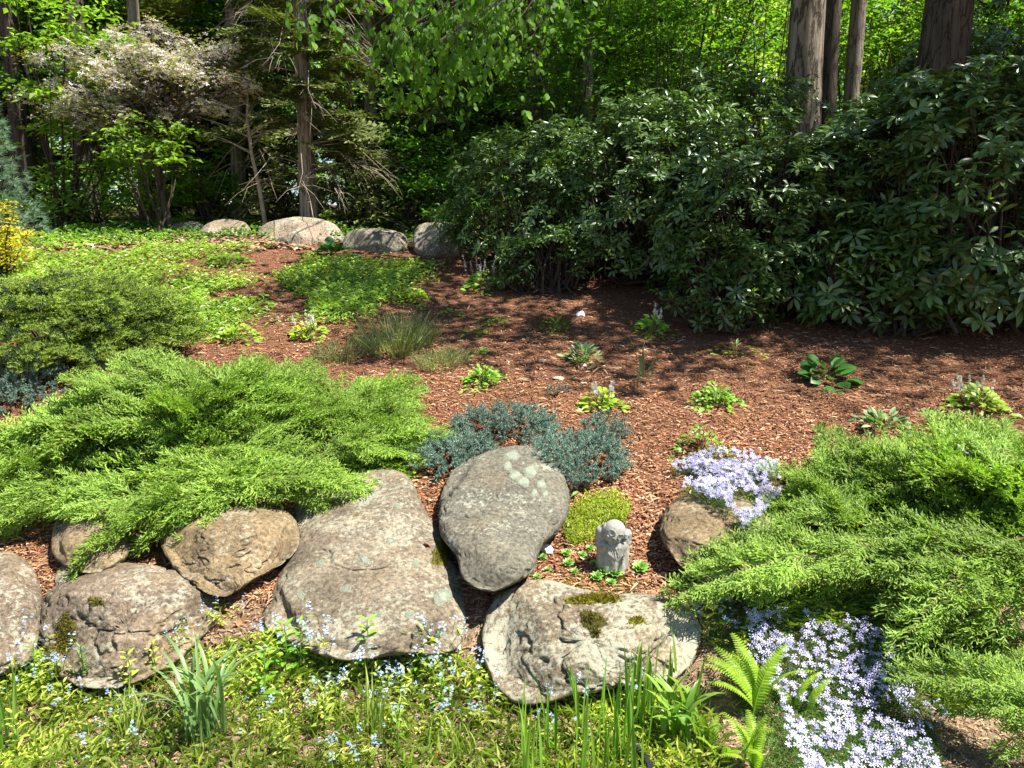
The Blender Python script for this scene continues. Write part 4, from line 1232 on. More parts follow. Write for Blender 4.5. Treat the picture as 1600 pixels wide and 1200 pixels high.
# blossoming crab apple
def crab():
    u, Y = 270, 9.35
    X = xat(u, Y); g = float(terrain(X, Y))
    root = thing('crab_apple_tree', 'crab apple tree covered in pinkish white blossom at upper left', 'tree', (X, Y, g))
    r = np.random.default_rng(5)
    me, c = crown_mesh('blossom_crown', 961, 1.45, .5, .60, 120, 62, .058, M['apple_fl'], .20, .5, FLOWER_S, 0)
    # leaves
    add('blossom', me, root, (-.05, 0, 1.70))
    me2, _ = crown_mesh('leaves', 961, 1.5, .6, .66, 120, 55, .05, M['bronze'], .24, .5, LF, 0)
    add('foliage', me2, root, (-.05, 0, 1.70))
    V, F = trunk_mesh('trunk', [(.1, 0, -.1), (.0, 0, .7), (-.05, 0, 1.4)], .05, .035, M['bark_dark'], 10, 20, .05, 3)
    add('trunk', mesh('trunk', V, F, M['bark_dark'], True), root)
    st = []
    for p in c:
        q = p + [-.05, 0, 1.70]
        b0 = np.array([-.02, 0, .9 + r.random() * .5])
        st.append(tube([b0, b0 * .5 + q * .5 + r.normal(0, .06, 3), q], [.02, .012, .004], 5, False))
    add('limbs', mesh('limbs', *join(st), M['twig_dark']), root)
crab()
# pale sapling
def sapling():
    p = at(416, 345, 9.5)
    X, Y = p.x, p.y; g = float(terrain(X, Y))
    root = thing('sapling', 'thin pale leaning sapling with bare twigs behind the far boulders', 'tree', (X, Y, g))
    st = [tube([(0, 0, -.05), (-.06, 0, .5), (-.13, 0, .9), (-.16, 0, 1.3), (-.1, 0, 2.0)], [.03, .026, .022, .016, .008], 8)]
    add('trunk', mesh('trunk', *join(st), M['twig'], True), root)
    r = np.random.default_rng(8); tw = []
    for i in range(22):
        z = r.uniform(.8, 1.9); a = r.random() * 6.28; L = r.uniform(.3, .8)
        b0 = np.array([-.13, 0, z]); d = np.array([math.cos(a), math.sin(a), r.normal(.5, .3)])
        tw.append(tube([b0, b0 + d * L * .5, b0 + d * L + [0, 0, -.05]], [.009, .006, .002], 4, False))
    add('twigs', mesh('twigs', *join(tw), M['twig']), root)
sapling()
# white pine
def white_pine():
    u, Y = 20, 8.4
    X = xat(u, Y) - .1; g = float(terrain(X, Y))
    root = thing('white_pine', 'soft blue green young pine at the left picture edge', 'tree', (X, Y, g))
    r = np.random.default_rng(12)
    add('trunk', mesh('trunk', *tube([(0, 0, -.05), (0, 0, 1.0), (.05, 0, 2.0)], [.04, .03, .012], 8), M['bark'], True), root)
    n = 800
    z = r.random(n) ** 1.1 * 1.55 + .15; a = r.random(n) * 6.28; rr = (.62 * (1 - z / 2.1)) * r.uniform(.4, 1, n)
    c = np.stack([np.cos(a) * rr, np.sin(a) * rr, z], -1)
    k = 26
    d = norm(np.repeat(np.stack([np.cos(a), np.sin(a), np.full(n, .5)], -1), k, 0) + r.normal(0, .55, (n * k, 3)))
    V, F = soup((NEEDLE[0] * np.array([.5, 1, 1]), NEEDLE[1]), np.repeat(c, k, 0), frames(d, r.normal(0, 1, (n * k, 3))), .085 * r.uniform(.7, 1.2, n * k))
    add('needles', mesh('needles', V, F, M['pine']), root)
    add('branches', mesh('branches', *join([tube([(0, 0, p[2] - .15), p], [.01, .003], 4, False) for p in c[::8]]), M['twig_dark']), root)
white_pine()

# beech with hanging twigs over the centre
def hanging_beech():
    X, Y = xat(905, 11.5), 11.5
    g = float(terrain(X, Y))
    root = thing('beech_tree', 'beech whose leafy twigs hang down at the top centre', 'tree', (X, Y, g))
    V, F = trunk_mesh('trunk', [(0, 0, -.1), (.1, 0, 4), (0, 0, 9)], .09, .04, M['bark'], 14, 40, .04, 9)
    add('trunk', mesh('trunk', V, F, M['bark'], True), root)
    r = np.random.default_rng(31)
    base = np.array([X, Y, g])
    limbs, pos, dr = [], [], []
    def limb(P, rads):
        limbs.append(tube(np.array(P) - base, rads, 6, False))
    p0 = np.array([X, Y, 4.9])
    tgt = []
    for (u, v, yy) in [(640, 25, 6.6), (700, -20, 6.9), (600, 60, 6.7), (660, 90, 7.0), (740, 40, 7.4), (590, 10, 6.4), (780, 70, 7.9), (700, 60, 6.5), (840, 40, 8.6), (625, 110, 6.8), (575, -10, 6.4), (330, -15, 6.2), (800, 20, 8.0), (870, -10, 8.6), (930, 20, 9.0), (760, -10, 7.4), (690, 120, 7.2), (620, 60, 7.4)]:
        q = np.array(at(u, v, yy)); mid = (p0 + q) / 2 + [0, 0, .5]
        limb([p0, mid, q], [.018, .010, .003]); tgt.append((q, mid))
    for q, mid in tgt:
        for j in range(14):
            s = mid * (1 - (t := r.uniform(.35, 1.0))) + q * t
            s = s + r.normal(0, .18, 3)
            L = r.uniform(.25, .6); d = norm(np.array([-.35 + r.normal(0, .4), -.15 + r.normal(0, .3), -.75]))
            e = s + d * L
            limb([s, (s + e) / 2 + [-.03, 0, .02], e], [.003, .002, .001])
            for k in range(9):
                tt = r.uniform(.1, 1.05); pos.append(s + (e - s) * tt); dr.append(norm(np.array([r.normal(0, .6), r.normal(0, .6), -.9])))
    pos = np.array(pos); dr = np.array(dr); n = len(pos)
    add('limbs', mesh('limbs', *join(limbs), M['twig_dark']), root)
    leaves(root, LB, M['beech'], pos, frames(dr, np.stack([r.normal(0, .5, n), r.normal(-.7, .4, n), np.full(n, .8)], -1)), .082 * r.uniform(.6, 1.15, n) , single=290)
hanging_beech()

# ------------------------------------------------------------------ ground cover patches
def cover(name, label, cat, poly, n, mat, ls, h, seed, tm=LF, lying=.35, thin=None, rich=False, gap=.0):
    r = np.random.default_rng(seed)
    q = inpoly(poly, n, r)
    t, p = hit(q[:, 0], q[:, 1])
    if name == 'groundcover':
        p[:, :2] += r.normal(0, .11, (n, 2)); p[:, 2] = terrain(p[:, 0], p[:, 1])
    nz = fbm(np.stack([p[:, 0] * 2.2, p[:, 1] * 2.2, np.zeros(n) + seed], -1), 3)
    keep = nz > gap
    p, nz = p[keep], nz[keep]; n = len(p)
    p[:, 2] += h * r.random(n) * (.4 + .8 * np.clip(nz + .3, 0, 1.2))
    d = rdirs(n, lying, r)
    nn = np.stack([r.normal(0, .35, n), r.normal(-.3, .35, n), np.ones(n)], -1)
    s = ls * r.uniform(.55, 1.25, n)
    V, F = soup(tm, p, frames(d, nn), s)
    return add(name, mesh(name, V, F, M[mat]), label=label, cat=cat, kind='stuff')
LW = leaf_tmpl(.42, .08, .18)
cover('groundcover', 'bright green leafy groundcover filling the slope at far left', 'groundcover',
      [(-150, 385), (100, 368), (300, 372), (420, 388), (330, 400), (265, 440), (285, 470), (300, 530), (150, 560), (-150, 560)], 26000, 'cover', .05, .11, 1, LW, gap=-.32)
cover('groundcover', 'bright green leafy groundcover tongue in the middle left', 'groundcover',
      [(240, 455), (300, 435), (380, 440), (400, 470), (390, 500), (330, 525), (260, 530), (230, 500)], 5200, 'cover', .047, .10, 2, LW, gap=-.25)
cover('groundcover', 'broad band of bright green groundcover below the far boulders', 'groundcover',
      [(395, 420), (460, 405), (560, 410), (640, 398), (675, 410), (660, 440), (610, 470), (560, 500), (470, 500), (410, 480), (385, 450)], 10000, 'cover', .047, .10, 3, LW, gap=-.20)
cover('groundcover', 'dark mossy groundcover at the wood edge by the far boulders', 'groundcover',
      [(60, 350), (300, 345), (420, 352), (640, 350), (760, 360), (760, 385), (400, 372), (60, 380)], 6000, 'maple', .06, .12, 4, LF, gap=-.4)
cover('yellow_stonecrop', 'yellow green stonecrop carpet behind the monk statue', 'groundcover',
      [(880, 840), (885, 810), (915, 785), (960, 782), (985, 798), (978, 822), (940, 830), (925, 850), (890, 858)], 5200, 'sedum', .014, .085, 5, LW, lying=.9, gap=-.28)
cover('moss', 'yellow olive moss carpet in front of the monk statue', 'moss',
      [(870, 908), (900, 897), (960, 899), (990, 908), (995, 945), (930, 945), (880, 930)], 11000, 'moss', .007, .008, 6, LW, lying=1.2, gap=-.9)
cover('moss', 'olive moss strip between the round boulder and the wide pale one', 'moss',
      [(780, 915), (800, 895), (830, 885), (840, 895), (810, 915), (790, 935)], 2600, 'moss_dark', .007, .008, 7, LW, lying=1.2, gap=-.9)
cover('phlox_foliage', 'needle like green phlox foliage around the lower flowers', 'groundcover',
      [(1120, 930), (1250, 920), (1380, 950), (1430, 1010), (1470, 1200), (1440, 1260), (1200, 1260), (1150, 1100), (1110, 990)], 26000, 'phlox_leaf', .022, .07, 8, leaf_tmpl(.14, .02, .1), lying=.6, gap=-.9)
cover('grass', 'thin tufts of grass growing in the shaded corner by the lower phlox', 'grass',
      [(1150, 930), (1420, 930), (1560, 1000), (1600, 1080), (1480, 1120), (1400, 1000), (1200, 980)], 5000, 'grass', .07, .02, 9, leaf_tmpl(.06, .01, .3), lying=1.0, gap=-.6)
WEEDS = [(-150, 1035), (60, 1030), (150, 1075), (280, 1030), (400, 1000), (480, 1010), (600, 1035), (720, 1030), (800, 1100), (900, 1105), (1050, 1070), (1120, 1130), (1150, 1300), (-150, 1300)]
cover('weeds', 'low yellow green weeds covering the soil in the foreground', 'groundcover', WEEDS, 14000, 'weed', .022, .045, 10, LW, lying=.5, gap=.10)
cover('weeds', 'taller lance leaved seedlings mixed through the foreground weeds', 'groundcover', WEEDS, 2600, 'weed', .040, .08, 11, leaf_tmpl(.22, .05, .2), lying=.8, gap=.06)
cover('grass', 'fine grass blades scattered through the foreground weeds', 'grass', WEEDS, 7500, 'grass', .070, .02, 12, leaf_tmpl(.055, .01, .3), lying=1.3, gap=-.3)
cover('weeds', 'thin weeds between the left boulders', 'groundcover', [(-40, 1000), (60, 1000), (110, 1080), (60, 1100), (-40, 1080)], 900, 'weed', .035, .08, 13, LW, gap=-.5)

# ------------------------------------------------------------------ phlox flowers
def phlox(label, poly, n, mound, seed, size=.021, onrock=None):
    r = np.random.default_rng(seed)
    q = inpoly(poly, n, r)
    t, p = hit(q[:, 0], q[:, 1])
    if onrock:
        bv = BVH[onrock.name]
        for i in range(n):
            d = Vector(rays(q[i, 0], q[i, 1])); h = bv.ray_cast(Vector((0, 0, CAMZ)), d.normalized())
            if h[0] is not None: p[i] = np.array(h[0])
    nz = fbm(np.stack([p[:, 0] * 9, p[:, 1] * 9, np.zeros(n) + seed], -1), 2)
    keep = nz > -.40
    p, nz = p[keep], nz[keep]; n = len(p)
    p0 = p.copy()
    p = p + np.array([0, -.02, mound])[None] * (.6 + .5 * r.random((n, 1)) + .4 * nz[:, None])
    c = p.mean(0); c[2] -= mound
    root = thing('phlox', label, 'flowers', tuple(c), 'pale lilac creeping phlox')
    nn = norm(np.stack([r.normal(0, .55, n), r.normal(-.35, .5, n), np.ones(n)], -1))
    Rm = frames(np.cross(nn, r.normal(0, 1, (n, 3))), nn)
    leaves(root, FLOWER, M['phlox'], p, Rm, size * r.uniform(.85, 1.15, n), name='flower', rest='flowers_behind', single=300, smooth=False)
    # needle foliage under the flowers
    m = n * 9
    i = r.integers(0, n, m)
    f = r.random((m, 1))
    pos = p0[i] * (1 - f) + p[i] * f * 1.0 + r.normal(0, .012, (m, 3)) - [0, 0, .012]
    d = rdirs(m, .7, r)
    V, F = soup(leaf_tmpl(.15, .02, .1), pos, frames(d, r.normal(0, 1, (m, 3))), .018 * r.uniform(.6, 1.3, m))
    world_part('foliage', (V, F), M['phlox_leaf'], root, kind='stuff')
phlox('pale lilac phlox cushion on top of the dark rounded boulder', [(1030, 770), (1055, 738), (1110, 718), (1170, 722), (1215, 745), (1218, 790), (1190, 815), (1160, 850), (1140, 812), (1100, 785), (1060, 778)], 2300, .085, 1, .023, b_phx)
phlox('large drift of pale lilac phlox running down to the bottom right', [(1160, 975), (1220, 960), (1290, 985), (1330, 985), (1385, 1010), (1400, 1040), (1380, 1060), (1425, 1080), (1415, 1120), (1430, 1150), (1460, 1215), (1450, 1260), (1260, 1260), (1225, 1190), (1215, 1110), (1170, 1060)], 1350, .07, 2, .025)
phlox('loose scattering of lilac phlox flowers left of the large drift', [(1105, 930), (1150, 920), (1190, 950), (1180, 1010), (1130, 990)], 42, .06, 3, .02)
phlox('small sprig of lilac phlox flowers in shade right of the drift', [(1420, 1100), (1460, 1098), (1475, 1130), (1450, 1150), (1425, 1130)], 26, .04, 4, .019)
phlox('few lilac phlox flowers poking through the right juniper', [(1485, 820), (1500, 822), (1502, 860), (1490, 862), (1455, 850)], 12, .32, 5, .018)

# ------------------------------------------------------------------ blades: iris, daffodil, daylily
def blade_mesh(L, wd, arch, r, n=9, tw=.3):
    s = np.linspace(0, 1, n)
    y = L * s; z = np.zeros(n)
    th = arch * s ** 1.6
    dy = np.cos(th); dz = np.sin(th)
    px = np.concatenate([[0], np.cumsum(np.sin(th[:-1]) * L / (n - 1))]); pz = np.concatenate([[0], np.cumsum(np.cos(th[:-1]) * L / (n - 1))])
    wprof = wd * np.clip(.55 + .9 * s - 0 * s, 0, 1) * np.clip((1 - s) * 3.2, 0.02, 1)
    tws = tw * s
    V = []
    for i in range(n):
        c, q = math.cos(tws[i]), math.sin(tws[i])
        V += [[px[i] - q * wprof[i] / 2, -c * wprof[i] / 2, pz[i]], [px[i] + .0015 + wd * .10, 0, pz[i]], [px[i] + q * wprof[i] / 2, c * wprof[i] / 2, pz[i]]]
    F = []
    for i in range(n - 1):
        a = 3 * i
        F += [(a, a + 1, a + 4), (a, a + 4, a + 3), (a + 1, a + 2, a + 5), (a + 1, a + 5, a + 4)]
    return np.array(V), np.array(F)
def blades(name, label, cat, pts, mat, L, wd, arch, seed, per=1, group=None, rad=.02, rz=None):
    """a clump: every blade is a part"""
    r = np.random.default_rng(seed)
    root = thing(name, label, cat, pts[0], group)
    base = np.array(pts[0])
    var = [mesh('blade', *blade_mesh(r.uniform(*L), wd * r.uniform(.8, 1.2), r.uniform(*arch), r, tw=r.uniform(-.6, .6)), M[mat], True) for _ in range(7)]
    k = 0
    for p in pts:
        for _ in range(per):
            o = add('blade', var[k % 7], root, tuple(np.array(p) - base + r.normal(0, 1, 3) * [rad, rad, 0] - [0, 0, .01]))
            k += 1
            o.rotation_euler = (r.normal(0, .06), r.normal(0, .06), r.random() * 6.283 if rz is None else r.normal(*rz))
            s = r.uniform(.75, 1.12); o.scale = (s, s, s)
    return root
r_ = np.random.default_rng(3)
def gp(poly, n, seed): 
    q = inpoly(poly, n, np.random.default_rng(seed)); return [Vector(x) for x in hit(q[:, 0], q[:, 1])[1]]
blades('iris_clump', 'upright bright green iris blades in front of the wide pale boulder', 'plant', gp([(790, 1215), (860, 1150), (960, 1130), (1010, 1150), (1000, 1260), (800, 1270)], 28, 1), 'iris', (.22, .40), .0115, (.05, .30), 1, 2, 'iris clumps')
blades('iris_clump', 'shorter iris blades rising from the moss at the right end of the pale boulder', 'plant', gp([(960, 1100), (1060, 1080), (1070, 1130), (980, 1150)], 14, 2), 'iris', (.18, .30), .013, (.05, .3), 2, 2, 'iris clumps')
blades('iris_clump', 'iris blades at the lower left picture edge', 'plant', gp([(-20, 1130), (20, 1120), (25, 1200), (-20, 1220)], 10, 3), 'iris', (.25, .36), .016, (.05, .3), 3, 2, 'iris clumps')
blades('daffodil_clump', 'arching blue green daffodil leaves in front of the broad brown boulder', 'plant', [H(320, 1160)] * 1, 'strap', (.26, .44), .012, (.7, 2.3), 4, 34, None, .035)
blades('daylily_clump', 'broad arching daylily leaves beside the fern', 'plant', [H(1070, 1165)], 'iris', (.20, .32), .024, (.8, 2.3), 5, 30, None, .035)
blades('grass_tuft', 'thin grass tuft beside the forget me nots in front of the tall slab', 'plant', [H(580, 1150)], 'grass', (.14, .24), .006, (.2, 1.3), 6, 40, None, .03)
blades('grass_tuft', 'sparse variegated grass blades alone on the mulch', 'plant', [H(1005, 592)], 'strap', (.16, .34), .008, (.3, 1.3), 7, 8, None, .03)
blades('grass_tuft', 'small grassy tuft between left boulders and the daffodils', 'plant', [H(200, 1150)], 'grass', (.12, .2), .006, (.3, 1.5), 8, 30, None, .03)
blades('grass_tuft', 'fine grass tuft below the upright iris at bottom centre', 'plant', [H(700, 1180)], 'grass', (.10, .2), .006, (.3, 1.5), 9, 30, None, .04)

# ------------------------------------------------------------------ ferns
def frond_mesh(L, seed):
    r = np.random.default_rng(seed)
    n = 25
    segs_V = []
    s = np.linspace(0, 1, 30)
    th = .25 + 1.25 * s ** 1.3
    px = np.concatenate([[0], np.cumsum(np.sin(th[:-1]) / 29)]) * L
    pz = np.concatenate([[0], np.cumsum(np.cos(th[:-1]) / 29)]) * L
    rach = np.stack([px, np.zeros(30), pz], -1)
    parts = [tube(rach, np.linspace(.0028, .0008, 30), 4)]
    pos, dr, nn, ss = [], [], [], []
    for i in range(n):
        t = .16 + .84 * i / n
        k = t * 29; j = int(k); p = rach[j] + (rach[min(j + 1, 29)] - rach[j]) * (k - j)
        tan = norm(rach[min(j + 1, 29)] - rach[max(j - 1, 0)])
        nv = np.array([-tan[2], 0, tan[0]]); nv = nv if nv[2] > 0 else -nv
        pl = L * .098 * math.sin(math.pi * min(1, (t - .05) ** .75)) ** .9 + .006
        for sg in (1, -1):
            d = norm(np.array([0, sg, 0]) + tan * .38 - nv * .12)
            pos.append(p); dr.append(d); nn.append(nv + r.normal(0, .08, 3)); ss.append((pl * .34 + .002, pl, pl))
    T = ([], [])
    ys = [0, .12, .22, .34, .44, .56, .66, .78, .88]
    for j, y in enumerate(ys):
        w_ = (.5 if j % 2 else .36) * (1 - y) ** .55 if j else .34
        T[0].extend([[-w_, y, -.05 * y], [0, y, .03 - .10 * y * y], [w_, y, -.05 * y]])
    T[0].append([0, 1, -.1])
    for j in range(len(ys) - 1):
        a = 3 * j
        T[1].extend([(a, a + 1, a + 4), (a, a + 4, a + 3), (a + 1, a + 2, a + 5), (a + 1, a + 5, a + 4)])
    a = 3 * (len(ys) - 1); T[1].extend([(a, a + 1, a + 3), (a + 1, a + 2, a + 3)])
    parts.append(soup((np.array(T[0], float), np.array(T[1])), np.array(pos), frames(np.array(dr), np.array(nn)), np.array(ss)))
    V, F = join(parts)
    return mesh('frond', V, F, M['fern'])
FR = [frond_mesh(.265, i) for i in range(4)]
def fern(label, u, v, n, seed, s=(.7, 1.1), fav=None):
    r = np.random.default_rng(seed)
    root = thing('fern', label, 'fern', H(u, v), 'bright green ferns')
    for i in range(n):
        o = add('frond', FR[i % 4], root, (r.normal(0, .015), r.normal(0, .015), 0))
        o.rotation_euler = (r.normal(0, .1), r.normal(0, .25), i / n * 6.283 + r.normal(0, .25) if fav is None else fav[i % len(fav)] + r.normal(0, .12))
        k = r.uniform(*s); o.scale = (k, k, k)
fern('tall bright fern arching left of the lower phlox drift', 1190, 1120, 10, 1, (.8, 1.2), [2.2, 2.7, 3.2, 1.7, .6, 5.2])
fern('lower fern at the bottom right of centre beside the daylily', 1180, 1215, 9, 2, (.6, .95))
fern('small fern fronds poking up through the phlox drift', 1240, 1110, 4, 3, (.55, .8), [.4, 1.0, .1, 2.4])
fern('single low fern below the tall one', 1120, 1190, 6, 4, (.5, .7))

# ------------------------------------------------------------------ small garden plants
def mound(name, label, cat, u, v, rad, h, n, mat, ls, seed, tm=LB, group=None, spikes=0, up=.5, single=120, spike_h=.12, stems='stem', fm='white_fl'):
    r = np.random.default_rng(seed)
    c = H(u, v)
    root = thing(name, label, cat, c, group)
    a = r.random(n) * 6.283; q = np.sqrt(r.random(n)) * (1 + .28 * np.sin(2 * a + seed) + .2 * np.sin(5 * a + seed * 2) + (r.random(n) < .1) * .35)
    pos = np.stack([np.cos(a) * q * rad, np.sin(a) * q * rad, h * np.clip(1 - q ** 2, 0, 1) * r.uniform(.3, 1.1, n) + .010], -1)
    pos[:, 2] += terrain(c.x + pos[:, 0], c.y + pos[:, 1]) - c.z
    d = norm(np.stack([np.cos(a) * (.3 + q), np.sin(a) * (.3 + q), up * (1.2 - q) + r.normal(0, .25, n)], -1))
    nn = np.stack([r.normal(0, .3, n), r.normal(-.3, .3, n), np.ones(n)], -1)
    leaves(root, tm, M[mat], pos, frames(d, nn), ls * r.uniform(.7, 1.2, n), single=min(single, n), world=False)
    st = [tube([np.zeros(3) - [0, 0, .01], p * .6 + [0, 0, .01], p], [.002, .0016, .001], 3, False) for p in pos[::3]]
    add('stems', mesh('stems', *join(st), M[stems]), root)
    for k in range(spikes):
        x, y = r.normal(0, rad * .45), r.normal(0, rad * .3)
        z0 = h * .6
        hh = spike_h * r.uniform(.75, 1.15)
        tip = np.array([x * 1.3, y * 1.3, z0 + hh])
        V1, F1 = tube([(x * .6, y * .6, 0), (x, y, z0), tip], [.0018, .0015, .001], 4)
        sp = add('flower_spike', mesh('flower_spike', V1, F1, M['stem_red']), root)
        m = 34
        t = r.random(m)
        pf = np.array([x, y, z0])[None] + (tip - [x, y, z0])[None] * (.35 + .65 * t[:, None]) + r.normal(0, 1, (m, 3)) * (.008 * (1.2 - t[:, None]))
        dn = rdirs(m, .2, r)
        V2, F2 = soup(FLOWER_S, pf, frames(np.cross(dn, r.normal(0, 1, (m, 3))), dn), .012 * r.uniform(.7, 1.3, m))
        add('blossom', mesh('blossom', V2, F2, M[fm]), sp)
    return root
HG = 'foamflowers with cream spikes'
mound('foamflower', 'lime leaved foamflower with cream spikes above the round boulder', 'plant', 940, 636, .105, .085, 90, 'heuchera', .045, 1, group=HG, spikes=8, spike_h=.11)
mound('foamflower', 'lime leaved foamflower with tall cream spikes at far right', 'plant', 1528, 636, .135, .10, 120, 'heuchera', .05, 2, group=HG, spikes=9, spike_h=.13)
mound('foamflower', 'lime foamflower with cream spikes below the groundcover band', 'plant', 480, 525, .13, .08, 90, 'heuchera', .05, 3, group=HG, spikes=7, spike_h=.13)
mound('foamflower', 'foamflower with cream spikes in half shade at the laurel tip', 'plant', 756, 448, .17, .10, 110, 'mound', .06, 4, group=HG, spikes=9, spike_h=.2)
mound('foamflower', 'shaded foamflower with pale spikes near the hedge corner', 'plant', 1020, 520, .13, .10, 90, 'mound', .05, 5, group=HG, spikes=5, spike_h=.15)
MG = 'low green perennials dotted over the mulch'
mound('leafy_perennial', 'rounded fresh green mound in the middle of the mulch', 'plant', 756, 598, .115, .09, 190, 'mound', .032, 6, group=MG)
mound('leafy_perennial', 'rounded yellow green mound right of centre on the mulch', 'plant', 1118, 630, .135, .10, 240, 'mound', .030, 7, group=MG)
mound('leafy_perennial', 'green clump at the lower end of the groundcover tongue', 'plant', 368, 530, .15, .09, 150, 'heuchera', .045, 8, group=MG)
mound('leafy_perennial', 'isolated green clump on mulch under the far tan boulder', 'plant', 354, 412, .20, .08, 150, 'mound', .05, 9, group=MG)
mound('leafy_perennial', 'yellow green clump right of the groundcover band', 'plant', 647, 470, .13, .08, 140, 'heuchera', .04, 10, group=MG)
mound('leafy_perennial', 'dark shaded low clump on mulch in front of the laurels', 'plant', 866, 512, .14, .06, 200, 'moss_dark', .03, 11, group=MG)
mound('leafy_perennial', 'tiny sprig of leaves directly above the fresh green mound', 'plant', 748, 553, .06, .03, 26, 'mound', .03, 12, group=MG)
mound('leafy_perennial', 'small open sprig below the laurel shadow left of centre', 'plant', 743, 522, .09, .03, 30, 'heuchera', .035, 13, group=MG)
mound('leafy_perennial', 'small sprig in dappled shade right of the open one', 'plant', 772, 503, .10, .03, 34, 'mound', .035, 14, group=MG)
mound('leafy_perennial', 'faint small seedling clump right of the heather', 'plant', 705, 492, .08, .03, 26, 'heuchera', .03, 15, group=MG)
mound('silver_leaved_plant', 'grey green long leaved plant in the middle right of the mulch', 'plant', 910, 566, .125, .09, 110, 'grey_leaf', .055, 16, tm=LR, group='silvery leaved plants', up=1.0)
mound('silver_leaved_plant', 'silvery green plant with larger white backed leaves near the right juniper', 'plant', 1380, 672, .12, .08, 80, 'grey_leaf', .07, 17, tm=LR, group='silvery leaved plants', up=.9)
mound('hosta', 'dark shaded hosta with broad leaves on the right of the mulch', 'plant', 1290, 592, .14, .08, 34, 'hosta', .11, 18, tm=leaf_tmpl(.75, .05, .3, True), up=.8)
mound('hosta', 'large leaved dark plant in shadow before the far boulders', 'plant', 520, 402, .18, .10, 30, 'hosta', .12, 19, tm=leaf_tmpl(.75, .05, .3, True), up=.8)
mound('leafy_perennial', 'sparse plant with reddish stems above the upper phlox', 'plant', 1095, 708, .13, .12, 150, 'mound', .026, 20, group=MG, stems='stem_red')
mound('leafy_perennial', 'small dry tufted plant at the hedge corner', 'plant', 1150, 552, .15, .05, 60, 'rhodo_new', .05, 21, group=MG, tm=LR, stems='stem_red')
mound('leafy_perennial', 'yellow and green rosette at the top of the tall slab', 'plant', 645, 742, .05, .05, 16, 'heuchera', .065, 22, group=MG, tm=LR, up=1.2)
mound('leafy_perennial', 'green leaves under the right blue juniper clump', 'plant', 890, 785, .04, .03, 12, 'mound', .045, 23, group=MG, tm=LR)
mound('leafy_perennial', 'small leafy rosette at the lower edge of the mulch under the left spruce', 'plant', 330, 520, .10, .05, 60, 'cover', .04, 24, group=MG)

# heather
def heather(label, u, v, rx, ry, h, n, seed):
    r = np.random.default_rng(seed)
    c = H(u, v)
    root = thing('heather', label, 'plant', c, 'grey green heather clumps')
    a = r.random(n) * 6.283; q = np.sqrt(r.random(n))
    b0 = np.stack([np.cos(a) * q * rx, np.sin(a) * q * ry, np.zeros(n)], -1)
    b0[:, 2] = terrain(c.x + b0[:, 0], c.y + b0[:, 1]) - c.z
    d = norm(np.stack([np.cos(a) * q * .8, np.sin(a) * q * .8, np.full(n, .9)], -1) + r.normal(0, .22, (n, 3)))
    L = h * r.uniform(.5, 1.15, n)
    V1, F1 = soup((NEEDLE[0] * np.array([.5, 1, 1]), NEEDLE[1]), b0, frames(d, r.normal(0, 1, (n, 3))), L)
    k = 9
    t = r.uniform(.3, 1, (n, k, 1))
    pos = (b0[:, None] + d[:, None] * L[:, None, None] * t).reshape(-1, 3)
    dd = norm(np.repeat(d, k, 0) + r.normal(0, .5, (n * k, 3)))
    V2, F2 = soup((NEEDLE[0] * np.array([2.4, 1, 1]), NEEDLE[1]), pos, frames(dd, r.normal(0, 1, (n * k, 3))), .017 * r.uniform(.6, 1.3, n * k))
    add('sprigs', mesh('sprigs', V2, F2, M['heather']), root)
    add('stems', mesh('stems', V1, F1, M['heather']), root)
heather('tallest grey green heather tuft left of centre on the mulch', 622, 540, .22, .24, .24, 480, 1)
heather('low dark heather tuft right of the tallest one', 690, 570, .16, .13, .12, 300, 2)
heather('sparse heather tuft left of the tallest one', 530, 560, .16, .14, .12, 200, 3)

# houseleeks
def rosette(label, u, v, rad, seed):
    r = np.random.default_rng(seed)
    c = H(u, v)
    root = thing('houseleek', label, 'succulent', c, 'houseleek rosettes round the monk statue')
    me = [mesh('leaf', *leaf_tmpl(.48, .1, -.15, True), M['semper'], True)]
    pos, dr, ss, nn = [], [], [], []
    for ring, (k, el, s) in enumerate([(9, .25, 1.0), (8, .6, .82), (6, .95, .6), (4, 1.3, .4)]):
        for j in range(k):
            a = 6.283 * (j + ring * .5) / k + r.normal(0, .08)
            d = np.array([math.cos(a) * math.cos(el), math.sin(a) * math.cos(el), math.sin(el)])
            pos.append(d * rad * .08 + [0, 0, rad * .35]); dr.append(d); nn.append((-math.cos(a) * .6, -math.sin(a) * .6, 1.0)); ss.append(rad * s)
    root.rotation_euler = (R(18), 0, 0)
    put(me, 'leaf', root, np.array(pos), frames(np.array(dr), np.array(nn)), np.array(ss))
